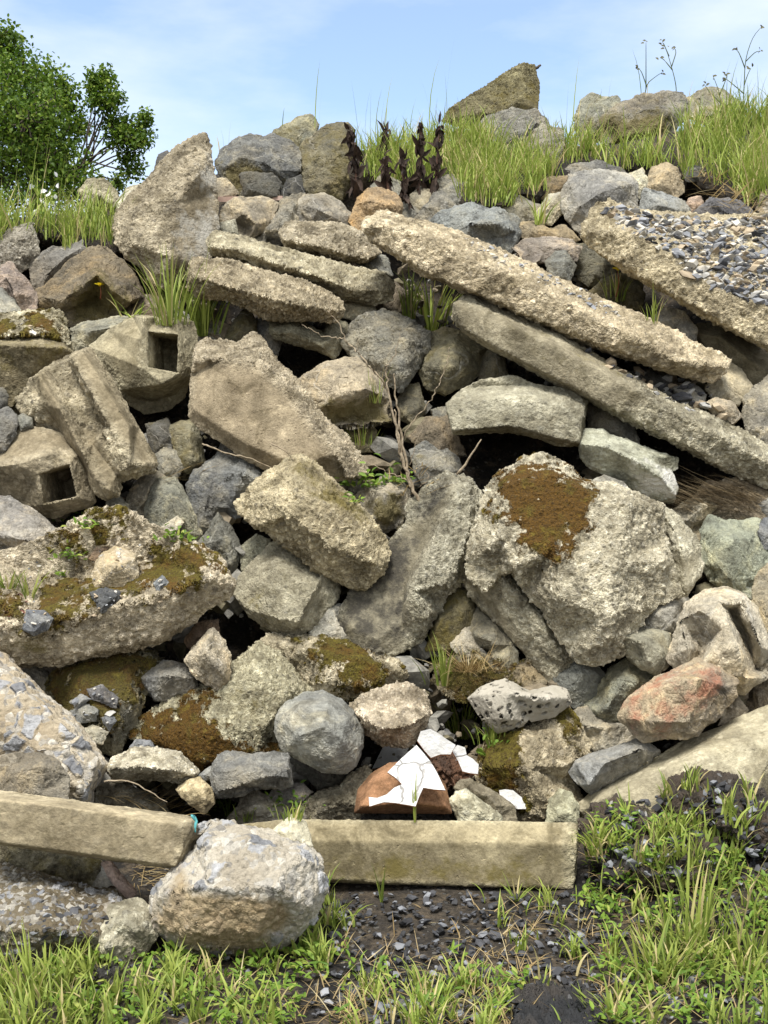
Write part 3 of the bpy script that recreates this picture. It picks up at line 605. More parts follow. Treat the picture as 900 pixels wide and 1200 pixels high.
R('rock', 'smooth rounded grey stone behind the lower end of the longest slab', 'S', 'grey', '764,375 772,366 783,362 801,367 816,386 815,399 806,402 788,390', z=24, alt=.7, sm=10)
R('rock', 'olive grey rock behind the yellow flower', 'S', 'olive', '690,346 705,330 735,321 751,335 750,362 722,364 698,358', z=2, lichen=.4)
R('rock', 'blue grey angular stone lying in the gap between the two long slabs', 'S', 'blue', '791,456 812,450 827,463 819,481 800,475', z=26)
R('rock', 'tan lumpy rock beside the lower end of the longest slab', 'S', 'warm', '829,454 842,436 855,425 870,432 883,454 863,473 838,468', z=18)
R('rock', 'small crumbling rock below the tan lumpy rock', 'S', 'tan', '824,474 838,467 858,474 868,488 858,496 840,486', z=30)
R('boulder', 'tan boulder cut off by the frame beside the end of the grey green slab', 'S', 'warm', '870,487 883,456 897,441 914,436 914,534 896,526 880,508', z=28, t=.4, lichen=.2)
R('rock', 'small dark rock in the shade between the two long slabs', 'S', 'dark', '736,436 762,436 786,448 790,466 764,458', z=22)

# ---- centre
R('rock', 'angular grey rock with dark stains behind the dead twigs', 'S', (.26, .25, .21), '404,402 411,383 422,373 450,362 469,368 501,393 503,408 490,432 471,458 447,443 416,418', '422,374,3 440,392,11 480,400,12 500,400,3|440,392,11 458,425,11|471,456,3 478,425,10', z=24, t=.3, lichen=.25)
R('boulder', 'tan golden rock with a mossy underside beside the big smooth slab', 'S', (.40, .325, .21), '348,447 375,431 404,416 418,417 440,440 448,450 455,468 458,493 425,499 386,498 374,479 360,458', '375,433,4 402,440,12 400,462,14 430,455,12 455,468,4|374,478,4 400,472,11|386,496,-3 425,490,-2', z=30, t=.3, lichen='365,470 400,470 455,465 458,498 385,500')
R('rock', 'olive rock under the upper end of the grey green slab', 'S', 'olive', '492,436 498,405 503,392 518,384 540,386 572,406 566,436 541,454 521,463 502,456', '503,394,3 530,400,10 560,412,6|500,430,8 530,432,12', z=18, lichen=.35)
R('rock', 'small rounded olive rock tucked beneath the grey green slab', 'S', 'olive', '561,447 565,418 576,408 590,416 594,444 578,452', z=18, lichen=.3, alt=.5)
R('concrete_slab', 'squared grey block with a black overhang under the long slabs', 'C_white', (.36, .35, .29), '525,474 532,466 542,458 564,447 603,443 625,452 647,456 678,458 686,470 685,484 680,522 650,520 631,511 594,504 575,505 533,507', '525,476,7 560,470,12 610,466,14 650,474,14 683,482,10|531,503,11 575,500,15 595,497,15 631,507,15 678,519,12|545,455,-2 625,452,0', z=34, t=.45, lean=.2, alt=.45, lichen='.45:600,455 625,455 620,490 600,490')
R('rock', 'dark grey wedge of rock behind the squared block', 'S', 'grey', '682,474 702,470 742,496 748,522 715,514 694,508', z=12, lichen=.3)
R('concrete_chunk', 'light grey broken chunk with a white lower end under the long slabs', 'C_white', (.42, .445, .41), '678,515 686,504 706,505 714,511 744,521 767,530 793,538 793,548 786,552 793,574 789,588 772,587 750,580 722,558 694,548 682,536', '682,520,7 710,524,13 745,540,15 775,560,12 790,580,5|720,512,3 765,533,6', z=32, t=.25, lean=.25, alt=.5, lichen='.8:740,545 792,550 792,590 755,580')
R('rock', 'small pale rubble pieces on the rim of the moss-spotted boulder', 'S', 'pale', '694,564 707,559 730,565 737,573 715,575', z=40)
R('rock', 'olive rock behind the dead twigs, below the angular grey rock', 'S', 'olive', '466,468 478,453 490,450 497,480 487,499 470,492', z=10, lichen=.4)
R('rock', 'brown rock in the shade at the side of the squared block', 'S', 'brown', '480,512 500,490 526,488 534,510 546,534 526,538 496,526', z=10)
R('slate_piece', 'flat grey slate chip stuck above the brown rock beside the squared block', 'S', 'grey', '506,481 522,478 526,488 509,491', z=14)
R('rock', 'grey rock behind the twig roots above the dark slab', 'S', (.24, .24, .225), '480,528 498,519 520,524 536,535 544,550 528,562 500,572 488,556', z=20, lichen=.2)
R('rock', 'grey rock with a light top between the tan block and the dark slab', 'S', 'grey', '414,583 430,570 452,560 470,563 478,574 480,600 468,618 448,624 430,610', '430,572,3 450,580,11 474,576,6|448,604,9', z=28, lichen='430,590 470,580 478,610 450,624')
R('rock', 'grey pebbly rock half buried in weeds at the foot of the big smooth slab', 'S', 'grey', '380,562 395,554 412,560 424,572 415,588 395,582', z=22)
R('rock', 'shadowed olive rock under the tan golden rock', 'S', 'olive', '402,500 425,494 440,505 436,528 416,530', z=4, lichen=.4)
R('concrete_slab', 'tan concrete block with a yellowish top resting on the pale stepped block', 'C', (.44, .375, .265),
  '276,590 290,575 303,562 320,550 335,541 352,533 366,541 385,559 405,578 428,602 449,629 456,650 448,672 428,691 410,686 394,678 372,669 350,651 328,634 311,620 294,612 280,599',
  '335,541,-4 350,567,13 378,590,15 411,613,14 449,629,5|350,567,13 325,591,12 307,613,6|340,600,15 390,640,15 440,660,9', z=52, t=.3, lean=.3, lichen='.75:336,538 366,540 449,628 411,612 350,567')
R('concrete_slab', 'pale stepped concrete block under the tan block', 'C', (.43, .40, .335), '274,694 280,680 289,667 317,640 326,633 345,645 378,670 398,684 395,699 378,722 364,736 340,747 319,739 294,722', '289,667,3 330,668,12 368,690,13 350,727,11|380,672,6 372,692,7 354,730,6|294,715,5 330,725,11', z=40, t=.3, lean=.45, alt=.55, lichen='.4:276,690 300,690 340,740 300,730')
R('concrete_slab', 'dark stained slab with a raised rough strip down its side', 'C_dark', (.33, .31, .265),
  '400,739 400,718 411,693 440,672 453,640 480,611 478,592 492,580 506,564 522,553 551,562 566,586 562,612 551,646 541,678 523,697 516,712 505,727 494,750 469,763 442,773 422,761',
  '500,590,4 497,640,4 475,680,3 470,730,4|530,568,10 520,605,13 505,650,14 484,692,13 500,722,10|551,575,9 545,630,12 525,680,12|478,592,-3 500,580,2|411,735,3 440,750,4', z=44, t=.24, lean=.4, alt='.85:398,740 412,690 455,640 482,612 510,590 532,570 508,630 480,690 484,725 470,765 420,762', fin=.9, lichen='.62:385,750 400,690 445,630 470,610 490,580 525,560 520,610 498,650 482,690 490,740 470,780 415,780')
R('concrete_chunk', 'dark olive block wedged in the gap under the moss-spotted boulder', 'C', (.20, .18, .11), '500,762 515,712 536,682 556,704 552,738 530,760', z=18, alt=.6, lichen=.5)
R('boulder', 'largest concrete boulder with a rusty moss patch on its brow', 'C_rust', (.44, .405, .325),
  '546,657 556,620 568,581 578,564 594,550 614,539 632,533 650,540 667,551 683,567 717,568 733,575 761,586 776,592 779,630 785,660 799,697 772,706 746,736 729,768 700,778 680,776 655,746 635,713 616,691 600,668 585,673 566,691 549,677',
  '568,581,4 600,570,12 650,560,13 690,582,15 740,590,15 776,594,6|600,570,12 590,630,15 602,664,14|650,640,17 720,660,18 780,655,8|616,691,9 660,700,17 710,720,16|690,760,8', z=58, t=.5, lean=.38, ref=655,
  moss='580,577 598,556 640,548 664,556 692,582 686,610 664,640 642,656 620,645 614,618 590,606', fin=.9)
R('concrete_slab', 'rough lower plate leaning under the largest boulder', 'C', (.36, .335, .275), '541,674 552,646 576,655 601,668 640,714 682,772 668,792 648,802 628,780 600,746 570,716 550,694', '552,650,4 590,680,11 625,720,13 660,775,8|545,680,-2 600,742,2', z=44, t=.3, lean=.35, alt='.8:540,675 550,660 600,735 640,795 625,785')
R('concrete_chunk', 'smooth grey piece split off the shoulder of the largest boulder', 'C', (.36, .34, .275), '774,592 789,602 817,634 822,665 804,699 790,674 779,640', '780,600,5 800,645,9 804,690,4', z=52, t=.3, alt='.8:790,650 822,650 804,699')
R('rock', 'grey rock peering out from beneath the shoulder of the largest boulder', 'S', 'grey', '755,712 768,702 800,697 808,706 796,722 788,738 770,744 756,736', z=52)
R('rock', 'greenish angular rock under the right foot of the largest boulder', 'S', (.33, .31, .235), '716,740 739,736 783,744 786,768 780,780 769,790 744,774 729,760', '720,742,3 750,752,11 780,762,6|760,775,8', z=56, lichen=.2)

# ---- right flank
R('rock', 'rough grey rock beneath the dry grass nest', 'S', 'warm', '788,600 805,590 833,583 842,594 824,613 822,636 808,622', z=22)
R('boulder', 'dark rock carrying the dry grass nest in the shade of the long slab', 'S', 'brown', '800,596 830,568 868,562 905,578 908,612 880,618 846,612 820,606', z=8)
R('boulder', 'banded grey rock with cream veins narrowing downwards', 'S_cream', (.33, .34, .265), '820,620 833,608 850,615 868,612 887,613 891,632 895,645 900,658 888,677 884,702 866,694 844,692 833,680 822,660', '833,612,3 850,635,11 880,630,8|850,635,11 855,680,9|840,660,9', z=34, lichen='.5:822,650 850,640 870,690 840,692')
R('rock', 'dark blue stone at the frame edge beside the banded rock', 'S', (.17, .18, .20), '886,622 896,608 914,602 914,645 896,642', z=36, alt=.6)
R('rock', 'tan rock at the frame edge below the banded rock', 'S', 'tan', '880,705 888,678 900,662 914,664 914,745 896,738', z=30)
R('boulder', 'pale rounded boulder with a curved groove above the red boulder', 'S', (.47, .42, .33), '784,772 789,744 797,724 806,709 828,696 850,689 872,696 887,712 897,734 906,760 896,792 872,812 840,808 806,796', '797,726,4 818,715,12 842,708,14 852,735,17 862,758,17 874,795,10|857,716,-1 866,735,-6 876,755,-7 886,785,-6|870,704,10 880,730,13 892,760,10|806,760,12 822,760,-2 834,772,14|850,788,10', z=60, t=.4, alt=.4, sm=4, fin=.9)
R('boulder', 'brown rock in the shadow behind the pale grooved boulder', 'S', 'brown', '866,838 880,812 900,786 914,780 914,842 886,850', z=46)
R('boulder', 'red and cream boulder resting above the pale corner slab', 'S_red', (.44, .36, .27), '729,840 742,817 769,795 794,785 817,772 845,784 863,798 859,815 844,840 818,862 805,866 783,864 755,867 739,854', '742,820,5 780,805,14 820,795,15 856,805,5|735,842,5 770,846,12 810,848,10', z=72, t=.35, alt=.35, fin=.85, sm=7, lichen='.5:715,855 730,808 795,768 835,772 860,800 820,830 790,862 740,862')
R('rock', 'tan rock squeezed between the red boulder and the pale corner slab', 'S', 'tan', '842,850 852,828 862,812 874,832 866,848', z=58)
R('rock', 'dark grey green rock under the foot of the rough lower plate', 'S', (.20, .205, .18), '650,793 667,777 686,772 695,778 709,792 698,814 676,829 656,818', '667,779,3 680,790,10 705,793,4', z=44)
R('rock', 'large grey green rock leaning behind the red boulder', 'S', (.27, .265, .205), '686,832 700,815 717,787 736,772 762,781 769,796 746,817 733,846 706,852', '736,774,3 728,800,10 712,830,9', z=42, t=.3, lichen=.2)
R('rock', 'pale lumpy rock between the large grey green rock and the slate rock', 'S', (.37, .345, .27), '666,838 690,825 712,845 736,852 750,866 716,882 698,880 688,864 672,852', z=52)
R('rock', 'long grey slate rock pointing at the red boulder', 'S', (.25, .26, .265), '667,905 675,892 706,881 742,870 754,868 770,881 758,894 732,904 714,915 692,931 680,919', '675,895,4 710,894,11 752,878,10 768,881,3|690,918,8', z=68, alt=.6)
R('concrete_slab', 'pale flat slab slanting up into the bottom right corner of the heap', 'C', (.50, .465, .395), '676,944 692,931 717,914 764,892 803,868 844,853 872,839 914,822 914,975 820,985 700,975 680,958', '680,950,4 720,930,12 800,895,15 912,860,13|717,915,-2 803,869,0 872,840,0|760,960,14 880,940,14', z=66, t=.25, lean=.5, alt=.8, ref=905)

# ---- left flank, the mossy slab and the stones on it
R('concrete_slab', 'wide mossy concrete slab with a crumbling front edge', 'C', (.45, .39, .285),
  '-16,652 30,640 70,622 110,598 140,596 170,612 200,626 235,640 255,655 273,682 268,698 250,706 225,727 190,751 150,762 110,767 70,780 20,780 -16,772',
  '-16,736,14 30,727,16 80,722,16 130,711,16 170,701,16 210,690,15 240,676,12 268,682,6|-16,652,-26 70,622,-30 140,596,-34 200,626,-20 255,655,-8|20,775,6 110,762,8 190,746,8|60,680,-4 180,660,-6', z=58, t=.3, lean=.2, ref=710, fin=1.05,
  moss='40,735 50,690 90,672 105,690 145,690 160,665 180,650 215,640 250,660 246,680 215,685 200,700 180,690 120,705 80,722|.9:-10,690 30,690 40,720 -10,732|.9:60,632 100,612 140,606 130,625 90,640', lichen='.4:-16,740 60,750 180,735 260,690 230,725 100,765 -16,775')
R('rock', 'tan angular stone sitting on the mossy slab', 'S', (.38, .32, .20), '110,693 114,660 124,648 134,643 158,651 162,678 140,692', '114,662,3 134,664,9 158,655,4', z=66, fin=.8)
R('slate_piece', 'dark slate with a pale vein under the tan angular stone', 'S', (.17, .175, .185), '106,695 122,691 140,693 139,703 119,719', z=74, alt=.95, bulge=2.5)
R('slate_piece', 'square slate chip on the moss near the end of the mossy slab', 'S', (.16, .17, .185), '180,684 190,675 201,684 198,693 187,696', z=74, alt=.95, bulge=2)
R('slate_piece', 'pointed slate on the front edge of the mossy slab', 'S', (.20, .205, .215), '28,737 32,716 52,717 62,725 55,737 40,744', z=77, alt=.95, bulge=3)
R('wood_strip', 'split weathered wood strip lying on the mossy slab', 'S', (.27, .19, .14), '105,654 112,640 130,622 139,625 128,640 112,657', z=62, bulge=2, cat='wood')
R('rock', 'whitish rock with moss on top at the back of the mossy slab', 'S', 'pale', '137,607 150,598 166,610 179,626 171,642 152,646 139,630', z=48, moss='.7:140,600 160,604 176,622 160,616')
R('slate_piece', 'tiny white chip on the moss of the wide slab', 'S', 'white', '201,654 208,649 216,652 213,659 204,660', z=66, alt=.95, bulge=2)
R('rock', 'pale rough stone on the mossy slab beside the smooth slanting rock', 'S', 'warm', '68,642 80,629 98,636 106,650 90,663 72,656', z=48)
R('rock', 'mossy tan stone under the tip of the smooth slanting rock', 'S', 'olive', '28,672 50,650 76,664 62,677 40,682', z=52, lichen=.3)
R('rock', 'grey rock at the frame edge under the smooth slanting rock', 'S', 'grey', '-14,648 6,644 11,660 4,676 -14,680', z=52)
R('slate_piece', 'pale flat sliver leaning on the arched rock', 'S', 'pale', '184,622 208,606 214,612 196,632', z=40, alt=.95, bulge=2)
R('rock', 'grey rock under the overhang of the mossy slab', 'S', 'grey', '20,788 40,780 60,790 63,820 50,830 28,812', z=42)
R('boulder', 'moss covered rock under the mossy slab, strewn with slate bits', 'S', (.33, .29, .20), '56,802 75,784 110,770 150,762 184,766 176,800 166,818 160,850 132,884 114,874 95,862 78,842 64,832', '70,815,4 100,800,10 150,785,8|95,850,8 130,850,12 150,825,9', z=50, t=.35, moss='58,800 80,778 130,765 180,768 170,800 130,850 100,845 70,832')
for s_, lb in (('84,834 99,825 115,832 111,844 92,846', 'bluish slate lying lowest on the moss covered rock'), ('103,808 119,804 137,817 135,829 109,819', 'widest slate on the moss covered rock'),
              ('83,823 95,815 105,819 90,831', 'thin slate behind the lowest one on the moss covered rock'), ('119,841 128,835 135,845 128,855', 'upright slate chip on the moss covered rock'), ('94,856 110,851 127,858 119,872 98,870', 'pale whitish stone at the lower edge of the moss covered rock')):
    R('slate_piece', lb, 'S', 'pale' if 'pale' in lb else (.24, .25, .27), s_, z=63, alt=.95, bulge=2.5, t=.05)
R('rock', 'grey flat-faced rock beside the tan triangular stone', 'S', (.29, .29, .265), '166,794 192,774 217,777 231,790 230,812 200,818 182,820', '168,795,4 195,792,10 226,794,6', z=52)
R('rock', 'tan triangular stone standing on the mossy lump', 'S', (.44, .375, .28), '219,775 228,758 250,737 262,752 267,768 266,796 254,808 232,793', '250,739,4 240,765,12 262,790,6', z=62)
R('bark_piece', 'curl of dark brown bark behind the tan triangular stone', 'S', (.13, .085, .05), '217,752 232,732 255,726 256,740 238,746 224,762', z=48, cat='bark', bulge=3)
R('boulder', 'lumpy concrete boulder with deep brown moss down its left side', 'C_rust', (.42, .38, .28), '155,862 166,846 200,820 230,806 255,795 285,770 305,755 326,764 346,790 364,810 356,835 322,855 332,882 300,892 260,888 236,908 214,896 190,876 165,872', '200,825,5 250,815,13 300,785,14 345,805,8|190,865,8 250,855,16 310,850,14|240,890,10 300,880,10', z=52, t=.4, ref=830,
  moss='155,862 172,844 205,835 225,815 245,820 240,850 270,865 330,872 332,885 260,890 236,908 200,885', lichen='.35:260,810 320,800 350,820 300,850')
R('boulder', 'low rock covered in green moss below the dark stained slab', 'C', (.40, .345, .26), '301,754 314,744 345,747 380,748 405,754 440,769 466,774 478,792 462,806 430,814 400,818 370,814 357,800 345,786 322,769', '320,752,3 360,765,9 420,775,11 465,785,5|380,795,10 430,800,9', z=44, t=.3, moss='362,765 385,752 410,760 440,775 460,790 440,805 400,810 390,790|.6:340,750 370,750 360,765')
R('rock', 'small pale lump in the gap under the pale stepped block', 'S', 'pale', '363,746 372,730 385,712 402,709 405,734 414,750 398,758 380,754', z=34)
R('boulder', 'round grey and white mottled boulder', 'S', (.36, .35, .33), '321,857 325,840 336,823 356,812 378,809 400,822 415,835 421,850 424,872 417,898 406,906 378,903 350,888 331,878', '332,848,9 355,826,11 385,822,12 408,842,11|350,862,16 378,852,18 402,866,14|360,884,10 388,890,11', z=76, t=.3, alt=.7, sm=14)
R('rock', 'dark rock under the round mottled boulder', 'S', (.17, .165, .13), '336,880 360,886 388,900 410,904 394,917 372,923 350,902', z=58)
R('concrete_chunk', 'dished tan chunk beside the round mottled boulder', 'C', (.46, .395, .31), '410,829 425,816 456,805 478,801 498,813 504,834 495,854 476,874 450,873 431,860 421,841', '425,838,11 445,852,15 473,851,15 496,840,10|450,828,6 478,822,7', z=70, t=.25, lean=.25)
R('concrete_chunk', 'long whitish chunk with a dark underside in front of the mossy lump', 'C', (.47, .435, .35), '126,901 133,889 156,878 178,877 211,883 232,904 220,917 172,911 133,914', '130,900,7 160,898,12 205,902,11 228,908,5', z=74, t=.2, lean=.1)
R('slate_piece', 'flat slate on top of the long whitish chunk', 'S', (.22, .23, .245), '153,876 160,868 176,869 180,876 166,881', z=68, alt=.95, bulge=2)
R('slate_piece', 'thin slate between the long whitish chunk and the squared grey rock', 'S', (.25, .26, .27), '233,909 250,898 254,905 240,915', z=74, alt=.95, bulge=2)
R('rock', 'squared grey rock in front of the deep brown moss', 'S', (.25, .25, .24), '248,926 252,898 257,886 297,885 337,885 341,902 340,918 312,922 290,926 256,933', '253,905,8 295,900,11 338,902,8|256,928,10 280,919,11 312,910,11 338,912,8|290,924,-2', z=78, t=.2, lean=.25, sm=1)
R('concrete_chunk', 'yellowish knobbly lump below the long whitish chunk', 'C', (.42, .34, .20), '207,925 219,916 233,912 247,924 250,941 239,953 224,942', z=78)
R('concrete_chunk', 'dark rough concrete piece half buried behind the tilted kerb beam', 'C', (.25, .23, .19), '114,922 140,916 166,928 192,942 200,958 150,958 112,950', z=62)
R('boulder', 'pale broken concrete with large blue grey aggregate at the left foot of the heap', 'K', (.44, .39, .31), '-16,756 8,773 35,798 60,823 80,838 101,864 123,896 118,908 106,926 104,952 60,955 -16,940', '-16,770,5 30,815,13 80,855,14 112,895,9|-16,850,14 50,880,17 95,925,12', z=76, t=.4, lean=.4, alt='0,800 30,805 95,865 110,910 95,925 60,885 0,890', ref=860)
R('boulder', 'smooth brown cobble in front of the large aggregate concrete', 'S', (.31, .275, .205), '-16,893 15,884 42,883 66,890 80,910 80,942 40,946 -16,936', z=94, alt=.8, sm=10, t=.2)
R('rock', 'grey rock in the rubble behind the kerb beam, left of the clay', 'S', (.27, .25, .225), '312,938 322,926 338,920 356,918 367,928 352,940 326,946', z=68)
R('concrete_chunk', 'brown grey concrete hump behind the kerb beam near the broken white tile', 'C', (.30, .265, .21), '352,945 375,930 400,924 412,908 430,900 440,915 438,960 360,966', z=66)
R('concrete_chunk', 'low grey lump behind the kerb beam among small weeds', 'C', (.31, .285, .235), '262,966 282,944 284,930 300,926 312,934 330,944 356,950 360,968', z=68)
R('rock', 'pale lump between the dark slab and the rough lower plate', 'S', (.41, .375, .29), '526,752 534,740 546,733 558,745 562,760 550,768 536,764', z=34)
R('rock', 'pale greenish lump under the rough lower plate', 'S', (.38, .355, .265), '580,758 594,751 606,763 608,778 594,786 578,776', z=42)
R('rock', 'brown mossy rock behind the pitted stone', 'S', (.29, .235, .14), '584,792 600,782 618,776 640,799 628,812 600,806', z=44, moss='.6:590,790 615,778 630,800')
R('rock', 'rough grey rock in the gap below the rough lower plate', 'S', (.25, .235, .185), '548,738 560,714 586,734 604,756 582,764 562,756', z=22)
R('rock', 'mossy rock with dry yellow grass on it', 'S', (.26, .22, .13), '508,800 520,778 560,766 600,778 612,795 580,812 540,818', z=40, moss='520,790 545,775 590,785 600,800 560,815 530,815')
R('boulder', 'pale pitted stone full of small holes', 'P', (.40, .375, .31), '549,819 564,806 592,797 622,811 650,805 664,808 670,824 650,838 622,844 602,853 583,858 565,844', '562,815,5 595,812,11 640,818,9 665,818,4|590,842,9', z=66, t=.2)
R('boulder', 'brown rock with olive moss beside the white tile pieces', 'C', (.40, .33, .24), '560,905 572,872 588,856 620,850 650,839 666,834 692,872 690,888 672,902 668,917 682,938 678,960 640,970 606,965 596,935 566,918', '590,862,5 630,862,12 668,850,6|575,895,7 620,900,15 665,895,10|640,945,12', z=60, t=.35, moss='560,905 575,870 596,856 612,880 596,920 610,945 590,935|.9:640,842 662,835 686,866 678,876', ref=900)
R('concrete_chunk', 'greenish grey lump beside the end of the kerb beam', 'C', (.33, .325, .25), '640,968 644,938 656,926 668,930 677,945 678,972', z=76, lichen=.2)
R('concrete_chunk', 'white rough stone leaning on the kerb beam', 'C', (.56, .53, .44), '528,938 536,930 545,926 567,942 588,958 588,968 540,968', z=84)
R('rock', 'brown grey slanting rock behind the white rough stone', 'C', (.27, .235, .18), '533,923 540,915 550,914 580,930 602,946 606,966 580,966 560,940', z=74, alt=.6)
R('clay_pot', 'terracotta pot fragment still wearing broken white glaze, behind the kerb beam', 'C', (.42, .215, .12), '416,952 421,926 436,908 456,896 482,892 504,900 520,918 528,952', '440,915,7 480,902,9 508,915,7|424,945,7 475,940,9 522,945,7', z=84, t=.12, lean=.6, alt=.9, sm=2, cat='clay pot')
R('earth_clod', 'dark rusty clod between the white tile pieces', 'A', (.07, .04, .026), '500,888 512,880 530,884 550,902 548,918 524,922 506,908', z=66, cat='clod')

# ---- foot of the heap
R('kerb_beam', 'tilted brown kerb beam with a broken end on the left', 'C', (.425, .365, .265), '-16,925 40,932 120,943 200,953 226,958 234,970 237,986 226,1006 208,1018 100,1004 -16,987', '-16,937,11 60,944,12 140,956,12 224,968,9|-16,925,-5 120,943,-5 226,958,-4|-16,984,11 100,1000,12 205,1014,11', z=34, t=.10, lean=.05, alt='.7:-16,925 120,940 212,955 205,990 200,1016 -16,990', sm=1, fin=.7, back=.98, ref=985)
R('boulder', 'large pale conglomerate lump lying on the grass before the kerb beam', 'K', (.40, .37, .32), '172,1082 180,1050 195,1030 215,1010 232,998 240,982 236,970 252,966 280,970 320,977 355,990 372,1005 379,1045 366,1076 341,1102 300,1117 240,1117 200,1102', '240,985,6 290,988,13 350,1005,11 372,1040,6|195,1045,9 250,1040,17 320,1040,18 360,1060,10|220,1090,11 300,1092,12', z=20, t=.3, lean=.35, alt=.12, lichen='.8:175,1085 185,1050 215,1020 230,1040 330,1045 350,1080 300,1115 220,1112', ref=1060)
R('concrete_chunk', 'pointed pale chip perched on the conglomerate lump', 'C', (.52, .48, .41), '317,978 330,966 344,955 358,965 366,992 345,992 330,990', z=40, t=.12)
R('concrete_chunk', 'small grey concrete lump in the grass beside the conglomerate lump', 'C', (.33, .30, .25), '103,1087 125,1062 160,1054 180,1066 184,1096 166,1122 135,1130 110,1122', z=6, t=.2, ref=1100)
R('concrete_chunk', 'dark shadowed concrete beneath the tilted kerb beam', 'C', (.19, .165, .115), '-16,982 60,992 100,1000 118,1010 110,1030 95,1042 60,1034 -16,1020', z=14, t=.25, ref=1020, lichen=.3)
R('rock', 'light grey stone under the tilted kerb beam', 'S', (.33, .32, .285), '98,1046 104,1016 118,1010 134,1030 136,1052 116,1056', z=10, ref=1040, alt=.5)
R('earth_bank', 'crumbling bank of stony earth under the tilted kerb beam', 'K', (.16, .135, .10), '-16,1012 40,1026 90,1040 132,1046 152,1060 142,1092 112,1114 60,1126 -16,1130', '-16,1030,2 60,1052,12 130,1066,8|-16,1085,14 60,1090,16 110,1096,10', z=2, t=.4, lean=1.0, lichen=.3, sm=8, ref=1090, cat='earth bank')
R('split_wood', 'pale pink split stick under the tilted kerb beam', 'S', (.47, .34, .28), '120,1012 128,1008 140,1024 158,1046 154,1052 146,1048 132,1032', z=22, ref=1030, bulge=1.5, t=.03, cat='stick')
R('kerb_beam', 'long straight kerb beam lying level at the foot of the heap', 'C', (.425, .365, .265), '284,966 330,961 400,961 500,962 600,963 677,965 677,990 672,1043 600,1041 500,1038 400,1034 330,1030 290,1010', '284,984,5 360,985,6 520,987,6 600,988,6 675,990,6|284,966,-12 400,961,-12 500,962,-12 677,965,-12|330,1028,6 500,1036,6 671,1041,6', z=-2, t=.04, lean=0, alt='.93:284,960 662,963 664,1042 284,1030', sm=0, fin=.7, back=1.0, ref=1040, lichen='.5:284,996 672,996 672,1045 284,1040')  # olive algae tint on the front, also painting it shadier than the top
R('asphalt_lump', 'black asphalt lump wedged behind the kerb beam under the clay', 'A', (.022, .022, .022), '424,962 427,948 450,940 478,941 505,940 526,950 530,964 480,968', z=80, t=.15)
R('asphalt_lump', 'large black asphalt mound on the grass bank under the pale corner slab', 'A', (.036, .031, .026), '770,938 782,918 810,906 835,903 862,912 890,925 914,938 914,1008 880,1000 840,975 800,960', z=98, t=.35, lean=.8, ref=950)
R('asphalt_lump', 'brown black asphalt hump beside the end of the kerb beam', 'A', (.04, .034, .028), '682,962 694,945 715,937 740,942 765,955 800,960 842,976 870,1000 860,1030 780,1040 720,1030 690,1000', z=14, t=.4, lean=1.1, ref=985)
R('asphalt_lump', 'flat black asphalt piece in the weeds below the end of the kerb beam', 'A', (.022, .022, .023), '698,1032 714,1016 745,1012 772,1020 780,1036 752,1046 716,1046', z=14, t=.1, ref=1040)
R('asphalt_lump', 'small black asphalt crumb in the lawn below the conglomerate lump', 'A', (.02, .02, .02), '105,1150 112,1130 135,1126 142,1140 130,1152', z=3, t=.08, ref=1150)
R('asphalt_lump', 'broad black asphalt patch on the bare ground near the bottom edge', 'A', (.025, .026, .028), '596,1200 602,1165 632,1150 664,1154 690,1160 704,1185 700,1214 640,1220', z=0, t=.12, lean=2.2, sm=10, bulge=1.0, ref=1195)
# ================================================================ THE GROUND AND THE CORE OF THE HEAP
CREST = [(-900, 330), (-200, 262), (0, 258), (130, 246), (200, 215), (300, 190), (400, 178), (520, 165), (640, 172), (720, 170), (780, 157), (850, 144), (900, 138), (1200, 140), (1900, 260)]
def crest(px): return float(np.interp(px, [c[0] for c in CREST], [c[1] for c in CREST]))
GRASSY = ['-300,330 -300,225 40,225 130,235 160,275 130,292 90,284 40,265 0,300', '416,200 420,120 640,110 720,90 820,80 1300,60 1300,235 905,250 880,236 800,195 700,190 660,205 600,235 548,240 520,205']
GP = [pts(s) for s in GRASSY]
def build_mound():
    xs = np.arange(-900, 1901, 16); V = []; rows = 0
    fr = np.linspace(0, 1, 64); extra = [(.35, .03), (.9, .05), (1.8, .05), (2.8, -.6), (4.2, -9)]
    for px in xs:
        cy = crest(px)
        for f in fr:
            py = 1065+(cy-1065)*f
            q = np.array([[px, py]]); sdn = max(in_poly(q, g)[0] for g in GP)
            off = .52-.48*min(1, max(0, (sdn+34)/30))
            if py > 975: off = min(off, .12)
            v = P(px, py, -off)
            n = mnoise.noise(v*2.1)*.5+mnoise.noise(v*5.3)*.3
            vor = mnoise.voronoi(v*3.4)[0][0]
            k = off/.52
            v.y -= (n*.12+(.35-vor)*.22*k)*(.25+.75*k)
            V.append(v)
        top = V[-1].copy()
        for dy_, dz in extra:
            z = max(-.3, top.z+dz); V.append(Vector((top.x*(1+dy_*.06), top.y+dy_, z)))
    nr = len(fr)+len(extra)
    for i, v in enumerate(V):
        e = max(0, abs(v.x)-3.2)/2.2
        v.z = v.z*(1-min(1, e)**2)-.12*min(1, e)
    F = []
    for i in range(len(xs)-1):
        for j in range(nr-1):
            a = i*nr+j; F.append([a, a+nr, a+nr+1, a+1])
    o = mesh_obj('mound', V, F, M['earth'], smooth=True); tag(o, 'dark stony earth core of the rubble heap seen in the gaps', 'mound', kind='structure')
build_mound()

